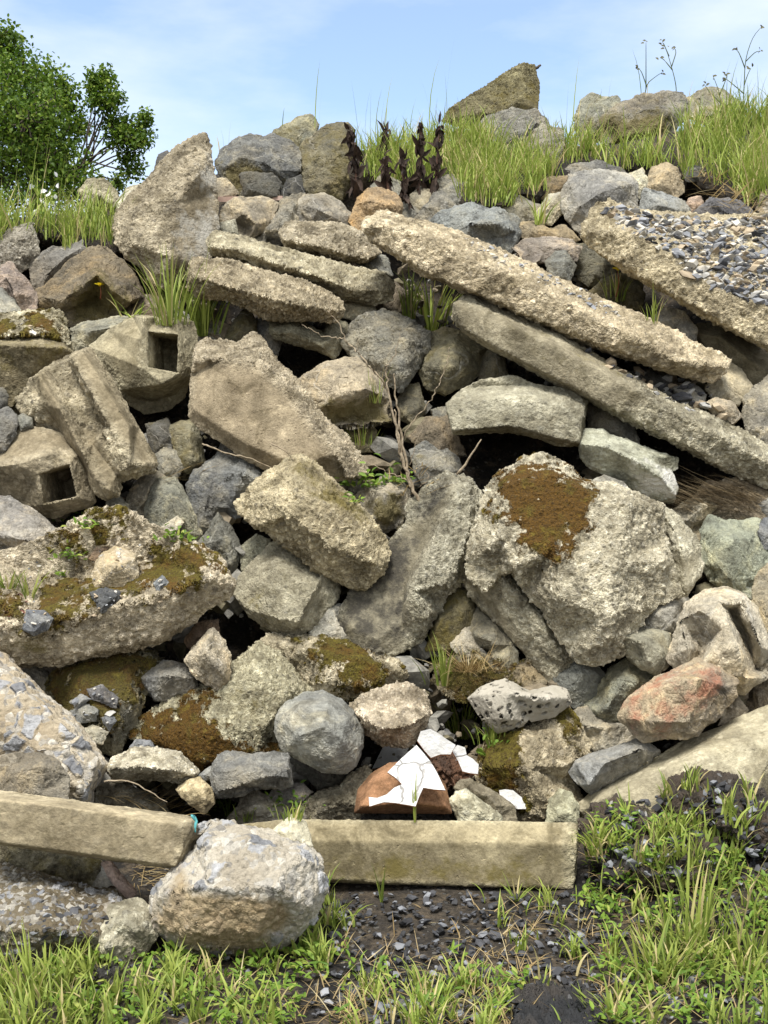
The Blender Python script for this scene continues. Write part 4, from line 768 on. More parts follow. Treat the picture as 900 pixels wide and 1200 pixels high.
def ground_z(x, y):
    v = Vector((x*1.7, y*1.7, 0)); n = mnoise.noise(v)*.03+mnoise.noise(v*3.1)*.014+mnoise.noise(v*9)*.006
    bank = max(0, min(1, (x-.45)/.5))*max(0, min(1, (y-2.55)/.6))*.16
    return (n*max(0, min(1, (6-abs(x))/3))*max(0, min(1, (5-abs(y-2.5))/2)))+bank*max(0, min(1, (3.8-y)/.4 if y > 3.4 else 1))
def axis(lo, hi, step, far):
    a = list(np.arange(lo, hi+1e-6, step)); g = step; x = hi
    while x < far: g *= 1.45; x += g; a.append(x)
    g = step; x = lo
    while x > -far: g *= 1.45; x -= g; a.insert(0, x)
    return a
gx, gy = axis(-1.7, 1.7, .03, 900), axis(1.7, 3.9, .03, 900)
V = [(x, y, ground_z(x, y)-.01) for y in gy for x in gx]
F = [[j*len(gx)+i, j*len(gx)+i+1, (j+1)*len(gx)+i+1, (j+1)*len(gx)+i] for j in range(len(gy)-1) for i in range(len(gx)-1)]
tag(mesh_obj('ground', V, F, M['earth'], smooth=True), 'dark bare earth with grit between the grass', 'ground', kind='structure')
def ground_at(px, py):
    """where the sight line through a spot of the photo meets the ground"""
    Y = CAM_H/math.tan(math.atan((py-600)/FPX)+PITCH) if py > 660 else 9
    for _ in range(4):
        p = at(px, py, Y); dz = p.z-ground_z(p.x, p.y); Y += -(-dz)/math.tan(math.atan((py-600)/FPX)+PITCH)*.9
    p = at(px, py, Y); return Vector((p.x, p.y, ground_z(p.x, p.y)))

# ---------------------------------------------------------------- many small stones as one body
def pebbles(name, label, spots, size, mats, kind='stuff', cat='gravel', flat=.6, rnd=random):
    V, F, MI = [], [], []
    base = [Vector(v) for v in ((1, 0, 0), (-1, 0, 0), (0, 1, 0), (0, -1, 0), (0, 0, 1), (0, 0, -1), (.6, .6, .55), (-.6, .6, .5), (.6, -.6, .5), (-.6, -.6, .55), (.6, .55, -.6), (-.6, -.5, -.6))]
    bm = bmesh.new()
    for p in spots:
        s = rnd.uniform(*size)*rnd.choice((1, 1, 1, 1.5)); a = rnd.uniform(0, 6.3); ca, sa = math.cos(a), math.sin(a)
        sx, sy, sz = s*rnd.uniform(.7, 1.3), s*rnd.uniform(.6, 1.0), s*flat*rnd.uniform(.6, 1.2); tx, ty = rnd.uniform(-.5, .5), rnd.uniform(-.5, .5)
        vs_ = []
        for b in base:
            j = b*rnd.uniform(.75, 1.15); x, y, z = j.x*sx, j.y*sy, j.z*sz
            z += x*tx+y*ty
            vs_.append(bm.verts.new((p[0]+x*ca-y*sa, p[1]+x*sa+y*ca, p[2]+z)))
        r = bmesh.ops.convex_hull(bm, input=vs_)
        mi = rnd.randrange(len(mats))
        for e in r['geom']:
            if isinstance(e, bmesh.types.BMFace): e.material_index = mi
        bmesh.ops.delete(bm, geom=[e for e in r['geom_interior'] if isinstance(e, bmesh.types.BMVert)], context='VERTS')
    me = bpy.data.meshes.new(name); bm.to_mesh(me); bm.free()
    for m in mats: me.materials.append(m)
    o = bpy.data.objects.new(name, me); COL.objects.link(o); tag(o, label, cat, kind=kind)
    return o
GM = [simple('grit_blue_grey', (.13, .135, .145), (.27, .275, .285), 12, .003), simple('grit_pale', (.40, .37, .31), (.58, .54, .46), 15, .003), simple('grit_tan', (.28, .22, .15), (.42, .34, .23), 15, .003), simple('grit_charcoal', (.035, .036, .04), (.09, .09, .095), 15, .003), simple('grit_grey', (.24, .235, .22), (.40, .385, .35), 15, .003)]
M['grit_black'] = simple('grit_black', (.015, .015, .016), (.045, .045, .047), 15, .003)
M['rubA'] = simple('brown_rubble', (.10, .08, .05), (.25, .205, .14), 30, .012); M['rubB'] = simple('grey_rubble', (.12, .115, .10), (.29, .275, .235), 26, .012); M['rubC'] = simple('olive_rubble', (.085, .075, .04), (.20, .175, .11), 30, .012)
def rand_in(poly, n, rnd=random):
    p = pts(poly) if isinstance(poly, str) else poly
    xs, ys = [a[0] for a in p], [a[1] for a in p]; outp = []
    while len(outp) < n:
        c = np.array([[rnd.uniform(min(xs), max(xs)), rnd.uniform(min(ys), max(ys))] for _ in range(n*2)])
        k = in_poly(c, p) > 0; outp += [tuple(v) for v in c[k]]
    return outp[:n]

settle()                                                   # finish all the stones so that small things can be set down on them
from mathutils.bvhtree import BVHTree
def bvh_of(objs):
    V, F = [], []
    for o in objs:
        n = len(V); V += [tuple(v.co+o.location) for v in o.data.vertices]; F += [[n+i for i in p.vertices] for p in o.data.polygons]
    return BVHTree.FromPolygons(V, F)
ALL = bvh_of([o for o in COL.objects if o.type == 'MESH'])
EYE = Vector((0, 0, CAM_H))
def hit(px, py):
    """the nearest surface seen at a spot of the photo: point and normal"""
    dirv = (at(px, py, 3.)-EYE).normalized(); r = ALL.ray_cast(EYE, dirv)
    return (r[0], r[1]) if r[0] is not None else (P(px, py), Vector((0, -1, .5)))

VOIDS = [pts(s) for s in ('530,505 600,500 690,522 680,545 610,540 560,580 525,560', '720,490 905,580 905,600 800,600 785,540', '140,450 235,440 225,500 180,505 150,475', '330,395 400,420 350,445 310,420', '640,400 700,410 740,440 690,430', '270,740 330,748 300,765 250,790 230,740')]
GRV = '702,245 725,244 760,252 844,258 905,254 905,360 868,350 842,340 806,322 792,302 760,284 735,272'
pebbles('gravel', 'loose grey angular gravel lying on the tilted slab under the hilltop grass', [hit(*s)[0] for s in rand_in(GRV, 950)], (.008, .026), [GM[0], GM[0], GM[4], GM[1], GM[3], GM[2]])
pebbles('gravel', 'strip of grey grit along the upper edge of the longest slab', [hit(*s)[0] for s in rand_in('540,276 585,294 650,327 720,360 740,374 720,372 660,345 600,318 545,288', 110)], (.006, .016), [GM[0], GM[4], GM[1]])
pebbles('gravel', 'small pale and grey grit scattered over the moss of the wide slab', [hit(*s)[0] for s in rand_in('0,690 60,640 150,610 250,655 240,690 180,712 80,728 0,735', 210)], (.003, .010), [GM[0], GM[4], GM[1], GM[2]])
pebbles('gravel', 'grit caught on the moss covered rock with slate bits', [hit(*s)[0] for s in rand_in('60,800 110,775 175,770 165,820 130,870 95,850', 60)], (.003, .010), [GM[0], GM[4], GM[1]])
pebbles('gravel', 'gravelly rubble on the mossy ledge', [hit(*s)[0] for s in rand_in('0,378 60,370 76,384 60,394 0,396', 60)], (.004, .014), [GM[0], GM[1], GM[2]])
pebbles('gravel', 'loose stones caught between the two long slabs', [hit(*s)[0] for s in rand_in('680,400 760,436 830,452 850,490 800,480 740,444 690,420', 90)], (.008, .03), [GM[3], GM[4], GM[2]])
pebbles('gravel', 'small black and grey gravel on the bare ground before the kerb', [ground_at(*s) for s in rand_in('380,1045 680,1045 720,1200 440,1200 370,1120', 900)]+[ground_at(*s) for s in rand_in('-20,1120 200,1120 440,1130 440,1210 -20,1210', 120)]+[hit(*s)[0] for s in rand_in('0,1040 100,1050 140,1080 100,1110 0,1115', 130)]+[ground_at(*s) for s in rand_in('680,1000 910,1010 910,1210 680,1210', 380)], (.003, .012), [GM[3], GM[3], GM[3], M['grit_black'], M['grit_black'], M['grit_black'], GM[0]])
pebbles('rubble', 'small rubble filling the gaps behind the stones', [P(*s, random.uniform(-.44, -.20)) for s in rand_in('150,270 420,260 640,290 900,420 900,900 680,930 250,940 120,920 0,700 0,330', 950) if not any(in_poly(np.array([s]), g)[0] > -14 for g in VOIDS)], (.014, .06), [M['rubA'], M['rubB'], M['rubC']], flat=.8)

pebbles('rubble', 'loose rubble where the heap runs on beyond the frame', [P(*s, random.uniform(-.40, -.22)) for s in rand_in('925,300 1500,330 1500,960 925,960', 150)+rand_in('-25,320 -560,360 -560,960 -25,960', 150)], (.07, .15), [M['rubA'], M['rubB'], M['rubB'], M['rubC']], flat=.8)
pebbles('grit', 'grit and small chips lying in the gaps between the stones', [P(*s, random.uniform(-.42, -.26)) for s in rand_in('150,270 420,260 640,290 900,420 900,900 680,930 250,940 120,920 0,700 0,330', 1700) if not any(in_poly(np.array([s]), g)[0] > -10 for g in VOIDS)], (.005, .017), [M['rubA'], M['rubB'], M['rubC'], GM[4]], flat=.8)

# ---------------------------------------------------------------- broken glazed clay ware
def shard(poly, mat, thick=.006, near=.012, Y0=None, tilt=.5, curve=.0, parent=None, name='glaze_shard', label=None, cat='tile shard', group=None):
    p = pts(poly); cx = sum(a[0] for a in p)/len(p); cy = sum(a[1] for a in p)/len(p)
    Yb = (slopeY(cy) if Y0 is None else Y0)-near; mpp = Yb/FPX
    idx = list(range(len(p)))
    inner = [((a[0]*.5+cx*.5), (a[1]*.5+cy*.5)) for a in p]
    r = delaunay_2d_cdt([Vector(a[:2]) for a in p]+[Vector(a) for a in inner], [(i, (i+1) % len(p)) for i in idx], [], 1, 1e-4)
    vco, F0 = r[0], r[2]
    n = len(vco)
    def fr(c): return at(c.x, c.y, Yb+tilt*(cy-c.y)*mpp+curve*((c.x-cx)*mpp)**2)
    V = [fr(c) for c in vco]+[fr(c)+Vector((0, thick*1.3, -thick*.9)) for c in vco]
    F = [list(f) for f in F0]+[[n+i for i in reversed(f)] for f in F0]
    cnt = {(f[i], f[(i+1) % len(f)]) for f in F0 for i in range(len(f))}
    F += [[b, a, n+a, n+b] for a, b in cnt if (b, a) not in cnt]
    o = mesh_obj(name, V, F, M[mat] if isinstance(mat, str) else mat, origin=tuple(sum(V, Vector())/len(V)))
    o.data.materials.append(M['clay'])
    for i_, f_ in enumerate(o.data.polygons): f_.material_index = 0 if i_ < len(F0) else 1
    bm = bmesh.new(); bm.from_mesh(o.data); bmesh.ops.recalc_face_normals(bm, faces=bm.faces); bm.to_mesh(o.data); bm.free()
    if parent is not None: o.parent = parent; o.location = Vector(o.location)-Vector(parent.location)
    else: tag(o, label, cat, group)
    return o
# ================================================================ clay ware and small litter
def put_shard(poly, label, near=.015, tilt=.5, parent=None, mat='glaze', Y0=None, name='glaze_shard', cat='glazed shard', group='broken white glazed shards', thick=.006, curve=0):
    p = pts(poly); cx = sum(a[0] for a in p)/len(p); cy = sum(a[1] for a in p)/len(p)
    return shard(poly, mat, thick, near, hit(cx, cy)[0].y if Y0 is None else Y0, tilt, curve, parent, name, label, cat, group)
clay = next(o for o in COL.objects if o.name == 'clay_pot')
put_shard('436,901 449,875 466,871 483,868 487,875 470,888 454,905 446,899', None, .13, .25, clay)
put_shard('454,905 470,889 488,873 496,882 505,893 512,905 522,926 508,925 496,923 491,934 487,945 476,943 464,941 450,940 433,945 432,934 442,935 453,931 462,923 471,919 463,911', None, .06, .6, clay)
put_shard('489,868 493,857 504,854 515,860 523,866 534,873 528,884 516,884 505,888 497,879', 'largest loose white glazed shard, above the clay pot fragment', .16, .3, Y0=slopeY(890)-.02)
put_shard('529,879 536,873 545,876 547,885 554,889 561,896 560,907 551,906 542,904 537,892', 'jagged white glazed shard beside the grass tuft', .15, .3, Y0=slopeY(890)-.02)
put_shard('585,926 592,925 601,926 611,934 620,941 620,948 606,948 594,942 586,935', 'lone white glazed shard on the mossy brown rock above the kerb', .05, .5)
put_shard('525,934 529,936 531,950 527,949', 'sliver of white glaze standing at the end of the clay pot fragment', .05, .5)

def tube(path, radii, sides=6):
    V, F = [], []
    n = len(path)
    for i, p in enumerate(path):
        d = (path[min(i+1, n-1)]-path[max(i-1, 0)]).normalized(); a = d.orthogonal().normalized(); b = d.cross(a)
        for k in range(sides):
            t = 2*math.pi*k/sides; V.append(p+(a*math.cos(t)+b*math.sin(t))*radii[i])
    for i in range(n-1):
        for k in range(sides):
            F.append([i*sides+k, i*sides+(k+1) % sides, (i+1)*sides+(k+1) % sides, (i+1)*sides+k])
    F.append(list(range(sides))[::-1]); F.append([(n-1)*sides+k for k in range(sides)])
    return V, F
def spline(p, sub=4, jit=0., rnd=random):
    o = []
    for i in range(len(p)-1):
        a, b, c, d = p[max(i-1, 0)], p[i], p[i+1], p[min(i+2, len(p)-1)]
        for s in range(sub):
            t = s/sub; o.append(.5*((2*b)+(c-a)*t+(2*a-5*b+4*c-d)*t*t+(3*b-a-3*c+d)*t**3))
    o.append(p[-1].copy())
    if jit: o = [q+Vector((rnd.uniform(-jit, jit), rnd.uniform(-jit, jit), rnd.uniform(-jit, jit))) if 0 < i < len(o)-1 else q for i, q in enumerate(o)]
    return o
def tubes(name, paths, mat, parent=None, sides=6):
    V, F = [], []
    for path, r in paths:
        rr_ = r if isinstance(r, list) else [r*(1-.6*i/max(1, len(path)-1)) for i in range(len(path))]
        v, f = tube(path, rr_, sides); n = len(V); V += v; F += [[n+i for i in q] for q in f]
    org = Vector(V[0]) if parent is None else Vector(parent.location)
    o = mesh_obj(name, [tuple(v-org) for v in V], F, M[mat] if isinstance(mat, str) else mat, smooth=True)
    if parent is None: o.location = org
    else: o.parent = parent
    return o

# ================================================================ grass
def blades(name, spec, mat, label=None, cat=None, kind=None, group=None, parent=None, seed=1, origin=None):
    """spec: array of base xyz, length, width, lean angle, lean amount, curl; every blade a tapering bent strip"""
    r = np.random.default_rng(seed); S = np.asarray(spec, float); n = len(S); L = 5
    base, ln, wd, az, le, cu = S[:, :3], S[:, 3], S[:, 4], S[:, 5], S[:, 6], S[:, 7]
    out_dir = np.stack([np.cos(az), np.sin(az), np.zeros(n)], 1)
    wa = az+np.pi/2+r.uniform(-.9, .9, n); wdir = np.stack([np.cos(wa), np.sin(wa), np.zeros(n)], 1)
    V = np.zeros((n, 2*L-1, 3)); tall = np.zeros((n, 2*L-1)); p = base.copy()
    prof = [.75, 1., .82, .5]
    for k in range(L):
        t = k/(L-1)
        if k < L-1:
            V[:, 2*k] = p-wdir*(wd*prof[k]/2)[:, None]; V[:, 2*k+1] = p+wdir*(wd*prof[k]/2)[:, None]; tall[:, 2*k] = tall[:, 2*k+1] = t
        else: V[:, 2*k] = p; tall[:, 2*k] = 1
        ang = le+cu*(t**1.4); step = ln/(L-1)
        p = p+out_dir*(np.sin(ang)*step)[:, None]+np.array([0, 0, 1.])*(np.cos(ang)*step)[:, None]
    m = 2*L-1; F = []
    for i in range(n):
        b = i*m
        for k in range(L-2): F.append([b+2*k, b+2*k+1, b+2*k+3, b+2*k+2])
        F.append([b+2*(L-2), b+2*(L-2)+1, b+2*(L-1)])
    org = np.zeros(3) if origin is None else np.array(origin)
    o = mesh_obj(name, V.reshape(-1, 3)-org, F, M[mat] if isinstance(mat, str) else mat, smooth=True)
    if parent is None: o.location = tuple(org)
    else: o.parent = parent
    me = o.data
    for nm, val in (('rnd', np.repeat(np.clip(r.beta(1.6, 1.6, n), 0, 1), m)), ('tall', tall.reshape(-1))):
        a = me.attributes.new(nm, 'FLOAT', 'POINT'); a.data.foreach_set('value', val.astype(np.float32))
    tag(o, label, cat, group, kind)
    return o
def lawn(polys, hl, wl, base_fn, seed, clump=.55, lean=(.05, .5), curl=(.2, 1.3)):
    r = random.Random(seed); out_ = []
    for poly, n in polys:
        seeds = rand_in(poly, max(3, n//14), r)
        for i in range(n):
            if r.random() < clump:
                s = r.choice(seeds); px, py = s[0]+r.gauss(0, 5), s[1]+r.gauss(0, 2.5)
            else: px, py = rand_in(poly, 1, r)[0]
            b = base_fn(px, py)
            L = r.uniform(*hl)*(1 if r.random() < .8 else 1.35)
            out_.append((b.x, b.y, b.z-.006, L, r.uniform(*wl), r.uniform(0, 6.283), r.uniform(*lean), r.uniform(*curl)))
    return out_
hillP = lambda px, py: P(px, py, -.04+random.uniform(-.05, .02))
def bank_base(px, py):
    return ground_at(px, py) if py > 1045 or px < 690 else hit(px, py)[0]
blades('grass', lawn([('416,205 425,192 520,182 570,180 640,190 660,178 655,200 640,225 600,238 550,242 530,212 480,215', 2100), ('425,182 520,168 520,185 425,195', 420), ('500,166 575,166 575,182 500,182', 620), ('640,172 705,176 705,186 640,186', 260)], (.07, .21), (.004, .009), hillP, 11, clump=.88), 'hillgrass', 'bright hilltop grass around the concrete wedge', 'grass', 'stuff')
blades('grass', lawn([('655,182 700,184 790,186 815,160 905,145 1100,140 1100,230 905,240 885,232 860,222 800,205 730,196 690,192 660,200', 3400), ('840,215 905,180 905,245 880,240', 500), ('800,162 850,147 905,140 905,155 850,160 800,175', 500)], (.08, .26), (.004, .009), hillP, 12, clump=.88), 'hillgrass', 'bright grass bank on the crest around the flat-topped boulder', 'grass', 'stuff')
blades('grass', lawn([('-220,262 30,262 130,262 150,280 140,293 90,290 45,280 -20,300 -220,310', 2200)], (.07, .24), (.004, .008), hillP, 13, clump=.85), 'hillgrass', 'bright grass on the left crest below the tree', 'grass', 'stuff')
tallst = []
r_ = random.Random(5)
for px, py, h in [(8, 265, 60), (25, 270, 85), (34, 275, 120), (42, 268, 100), (48, 272, 130), (52, 280, 95), (58, 275, 125), (66, 270, 90), (75, 280, 110), (82, 285, 95), (96, 288, 80), (104, 285, 95), (120, 285, 85), (165, 262, 60), (176, 250, 55), (16, 262, 75)]:
    b = P(px, py, -.03); mp_ = slopeY(py)/FPX; tallst.append((b.x, b.y, b.z, h*mp_, .0045, r_.uniform(-.6, .6), r_.uniform(.02, .18), r_.uniform(.05, .35)))
for px, py, h in [(369, 150, 78), (374, 150, 55), (421, 165, 70), (428, 165, 62), (434, 160, 55), (440, 165, 60), (446, 165, 50), (452, 160, 75), (503, 160, 96), (506, 160, 70), (520, 155, 118), (524, 155, 70), (663, 170, 70), (670, 170, 105), (712, 130, 40), (703, 130, 26), (752, 120, 62), (758, 120, 30), (766, 118, 30), (676, 150, 40), (331, 148, 22), (262, 172, 25), (268, 170, 30), (257, 176, 18), (545, 165, 45), (480, 165, 50), (468, 168, 45), (845, 130, 60), (858, 130, 45), (822, 125, 50), (836, 125, 38), (805, 130, 40), (885, 140, 70), (897, 150, 60)]:
    b = P(px, py, -.03); mp_ = slopeY(py)/FPX; tallst.append((b.x, b.y, b.z, h*mp_, .006, r_.uniform(-.5, .5)+(3.14 if r_.random() < .4 else 0), r_.uniform(.0, .12), r_.uniform(.05, .5)))
blades('grass_stalks', tallst, 'hillgrass', 'thin tall grass stalks rising from the crest against the sky', 'grass', 'stuff')
blades('grass', lawn([('-30,1150 60,1140 170,1150 190,1230 -30,1230', 700), ('-30,1105 110,1112 110,1140 -30,1150', 120), ('170,1130 330,1128 345,1215 180,1215', 260), ('345,1060 395,1050 420,1085 380,1130 330,1125', 170)], (.03, .10), (.004, .009), bank_base, 14, clump=.9, curl=(.2, 1.7)), 'grass', 'green lawn grass along the bottom edge below the conglomerate lump', 'grass', 'stuff')
blades('grass', lawn([('395,1160 560,1135 600,1175 600,1215 380,1215', 380), ('560,1045 690,1050 690,1085 600,1110', 60), ('600,1110 700,1090 720,1180 650,1210', 80)], (.025, .08), (.003, .007), bank_base, 15, clump=.8, curl=(.3, 1.7)), 'hillgrass', 'yellowish lawn grass before the bare black ground', 'grass', 'stuff')
blades('grass', lawn([('715,1110 790,1080 905,1075 905,1215 720,1215', 460), ('685,1000 905,1030 905,1075 700,1080', 170), ('690,945 760,945 905,1000 905,1030 690,1010', 300), ('770,925 840,910 905,945 905,1000 800,980', 160), ('790,1100 850,1090 860,1130 780,1130', 160), ('915,1000 1500,1000 1500,1230 915,1230', 900), ('-40,1060 -600,1060 -600,1230 -40,1230', 900)], (.03, .10), (.004, .009), bank_base, 16, clump=.9, curl=(.2, 1.7)), 'grass', 'green grass growing over the asphalt on the right bank', 'grass', 'stuff')
blades('dry_grass', lawn([('400,1060 690,1050 700,1200 420,1200', 260), ('180,1130 620,1110 620,1210 180,1210', 420), ('700,1000 905,1020 905,1200 700,1200', 380)], (.03, .09), (.002, .004), bank_base, 17, lean=(.7, 1.4), curl=(.0, .8)), 'straw', 'dry straw lying flat between the green blades', 'dry grass', 'stuff')

def tuft(px, py, n, hpx, spread, label, mat='grass', lean=(.03, .45), curl=(.1, 1.0), wpx=2.2, name='grass_tuft', squash=.5, basefn=None, group='grass tufts among the stones'):
    r = random.Random(int(px*7+py)); b0 = basefn(px, py) if basefn else hit(px, py)[0]; mp_ = b0.y/FPX; S_ = []
    for i in range(n):
        a = r.uniform(0, 6.283); q = abs(r.gauss(0, .5))*spread*mp_
        az = math.atan2(math.sin(a)*.6-.25, math.cos(a)) if r.random() < .8 else r.uniform(0, 6.28)
        S_.append((b0.x+math.cos(a)*q, b0.y+math.sin(a)*q*squash-.01, b0.z-.01+q*.1, hpx*mp_*r.uniform(.45, 1.12), wpx*mp_*r.uniform(.7, 1.4), az, r.uniform(*lean), r.uniform(*curl)))
    return blades(name, S_, mat, label, 'grass tuft' if mat != 'straw' else 'dry grass', group=group, seed=int(px+py), origin=tuple(b0))
tuft(200, 380, 60, 95, 26, 'tall grass tuft growing at the foot of the upright slab')
tuft(238, 392, 65, 85, 26, 'grass tuft filling the gap between the upright slab and the stacked slabs')
tuft(222, 352, 40, 55, 22, 'thinner grass tuft against the face of the upright slab')
tuft(505, 386, 55, 75, 24, 'vivid grass tuft under the longest slab, above the angular grey rock')
tuft(480, 372, 22, 70, 12, 'few long blades leaning at the tip of the longest slab')
tuft(520, 800, 26, 62, 14, 'upright grass tuft beside the dished tan chunk'); tuft(493, 800, 4, 62, 4, 'three long lone blades beside the dished tan chunk', lean=(.0, .2), curl=(.05, .4), wpx=3)
tuft(540, 862, 70, 62, 28, 'dense grass tuft above the white shards')
tuft(578, 872, 30, 40, 22, 'short weedy grass tuft at the side of the white shards')
tuft(548, 784, 150, 40, 40, 'dry yellow grass cushion on the mossy rock', 'straw', lean=(.3, 1.3), wpx=1.2)
tuft(36, 700, 16, 48, 10, 'small grass tuft on the front of the mossy slab')
tuft(10, 690, 18, 40, 14, 'grass tuft at the frame edge on the mossy slab')
tuft(430, 560, 40, 40, 30, 'fine grass at the foot of the dead twigs')
tuft(425, 520, 30, 30, 30, 'fine dark grass in the hollow under the tan golden rock', wpx=1.2)
tuft(440, 470, 14, 45, 14, 'thin grass wisps beneath the tan golden rock', wpx=1.2)
tuft(155, 370, 14, 34, 12, 'pale grass tuft on top of the tilted hollow block', 'hillgrass', lean=(.3, 1.1))
tuft(722, 352, 26, 42, 20, 'wispy grass around the yellow flower', wpx=1.3); tuft(765, 378, 16, 50, 12, 'dark grass blades in the shade behind the longest slab', wpx=1.4)
tuft(692, 340, 10, 50, 10, 'dry stems leaning behind the yellow flower', 'straw', wpx=1.3)
tuft(630, 262, 18, 45, 12, 'grass blades hanging over the dark rock below the hilltop grass', 'hillgrass')
tuft(268, 955, 14, 38, 12, 'upright grass blades behind the conglomerate lump'); tuft(345, 955, 30, 22, 26, 'short weeds growing behind the kerb beam'); tuft(285, 958, 20, 20, 22, 'low green weeds beside the yellowish knobbly lump')
tuft(486, 962, 4, 70, 2, 'single tall grass stem in front of the white glaze', lean=(.0, .1), curl=(.0, .2), wpx=2)
tuft(447, 1034, 8, 55, 3, 'small shoot growing at the face of the kerb beam', basefn=lambda a, b: ground_at(a, 1048)+Vector((0, -.02, 0)), lean=(0, .3), wpx=2.5)
tuft(720, 985, 60, 40, 34, 'pale spiky grass tuft on the brown black hump', 'hillgrass', lean=(.2, 1.1)); tuft(790, 975, 40, 55, 24, 'straw coloured tuft on the asphalt mound', 'hillgrass', lean=(.1, .9)); tuft(695, 985, 30, 36, 20, 'small pale tuft at the end of the kerb beam', 'hillgrass', lean=(.2, 1.1))
tuft(815, 1110, 34, 150, 60, 'tall seeding grass clump on the right bank', lean=(.0, .3), curl=(.1, .8), wpx=3.2, basefn=bank_base); tuft(770, 1140, 70, 70, 60, 'broad bright grass clump on the right bank', lean=(.1, .9), wpx=3.4, basefn=bank_base)
tuft(880, 1120, 26, 85, 40, 'grass clump at the frame edge of the right bank', wpx=3, basefn=bank_base)
tuft(40, 1165, 50, 85, 46, 'tall pale grass clump in the bottom corner', 'hillgrass', wpx=3.4, basefn=bank_base); tuft(500, 1190, 70, 55, 70, 'yellow green grass clump at the middle of the bottom edge', 'hillgrass', lean=(.1, .9), wpx=3, basefn=bank_base)
tuft(385, 1075, 30, 38, 26, 'grass clump at the side of the conglomerate lump', wpx=3, lean=(.2, 1.0), basefn=bank_base); tuft(605, 1050, 20, 34, 14, 'small tuft at the foot of the kerb beam', basefn=bank_base, lean=(.2, 1.))
tuft(720, 1190, 50, 50, 50, 'leafy grass clump at the edge of the asphalt patch', wpx=3.6, lean=(.2, 1.0), basefn=bank_base)

# dry grass nest, straw
def fibres(poly, n, length, label, name, cat, flat=True, seed=3, wpx=1.1, az0=0., spread=.9):
    r = random.Random(seed); S_ = []
    for px, py in rand_in(poly, n, r):
        b = hit(px, py)[0]; mp_ = b.y/FPX
        S_.append((b.x, b.y-.012, b.z+r.uniform(0, .012), length*mp_*r.uniform(.4, 1.2), wpx*mp_*r.uniform(.7, 1.3), az0+r.uniform(-spread, spread), r.uniform(1.0, 1.6), r.uniform(-.2, .9)))
    return blades(name, S_, 'straw', label, cat, seed=seed, origin=tuple(P(*rand_in(poly, 1, r)[0])))
M['straw2'] = blade_mat('old_grey_straw', (.15, .11, .06), (.30, .235, .14), (.34, .28, .18))
fibres('798,600 815,580 850,568 890,572 903,592 885,606 850,598 820,604', 420, 55, 'nest of dry brown grass draped over the dark rock', 'dry_grass_nest', 'dry grass', az0=2.9, spread=.6).data.materials[0] = M['straw2']
fibres('110,935 150,930 215,945 220,958 150,945', 60, 60, 'pale straw wisps lying behind the tilted kerb beam', 'straw_wisps', 'straw', seed=4, az0=0)
fibres('140,1012 190,1018 180,1045 160,1040', 45, 60, 'dry roots hanging under the tilted kerb beam', 'dry_roots', 'roots', seed=6, az0=-.6)['kind'] = 'stuff'
fibres('180,548 240,540 235,560 190,566', 16, 60, 'dry stalks lying on the blue grey veined boulder', 'dry_stalks', 'dry stalks', seed=8, wpx=1.4)
fibres('455,560 500,545 500,590 470,585', 60, 55, 'dry straw tangled around the foot of the dead twigs', 'straw_wisps', 'straw', seed=9, wpx=1.3, spread=2)
fibres('780,215 830,205 890,240 900,265 870,262 820,225', 90, 50, 'dead grass thatch hanging below the crest grass', 'dead_grass_thatch', 'dry grass', seed=10, wpx=1.3, spread=3)

# ================================================================ leafy weeds
def leaf_mesh(name, leaves, mat, parent=None, label=None, cat=None, kind=None, group=None, seed=0, org=Vector()):
    """leaves: (base, direction, normal-ish, length, width)"""
    V, F, R_ = [], [], []
    r = random.Random(seed)
    for b, d_, nrm, L, W in leaves:
        d_ = d_.normalized(); s = d_.cross(nrm).normalized(); u = s.cross(d_)
        n = len(V); fold = W*.28; dr = L*r.uniform(.0, .3)
        for t, w_ in ((0, .12), (.3, .95), (.65, .85)):
            c = b+d_*L*t-u*dr*t*t
            V += [c-s*W*.5*w_+u*fold*w_, c, c+s*W*.5*w_+u*fold*w_]
        V.append(b+d_*L-u*dr)
        for k in (0, 3): F += [[n+k, n+k+1, n+k+4, n+k+3], [n+k+1, n+k+2, n+k+5, n+k+4]]
        F += [[n+6, n+7, n+9], [n+7, n+8, n+9]]
        R_ += [r.random()]*10
    o = mesh_obj(name, [tuple(v-org) for v in V], F, M[mat] if isinstance(mat, str) else mat, smooth=True)
    if parent is None: o.location = org
    else: o.parent = parent
    a = o.data.attributes.new('rnd', 'FLOAT', 'POINT'); a.data.foreach_set('value', np.array(R_, np.float32))
    a = o.data.attributes.new('tall', 'FLOAT', 'POINT'); a.data.foreach_set('value', np.zeros(len(R_), np.float32))
    tag(o, label, cat, group, kind); return o
def rv(r, s=1.): return Vector((r.gauss(0, s), r.gauss(0, s), r.gauss(0, s)))
def weed(px, py, n, size, spread, label, mat='weed', up=.25, basefn=None):
    r = random.Random(int(px+3*py)); b0 = basefn(px, py) if basefn else hit(px, py)[0]; mp_ = b0.y/FPX; lv = []
    for i in range(n):
        o_ = Vector((r.gauss(0, spread*.5), r.gauss(0, spread*.35)-3, abs(r.gauss(0, spread*.3))))*mp_
        d_ = Vector((r.gauss(0, 1), r.gauss(-.2, .8), r.uniform(.1, 1.2)))
        lv.append((b0+o_, d_, Vector((0, -.3, 1))+rv(r, .3), size*mp_*r.uniform(.6, 1.2), size*mp_*r.uniform(.35, .6)))
    return leaf_mesh('leafy_weed', lv, mat, None, label, 'weed', None, 'leafy weeds among the stones', int(px), b0)
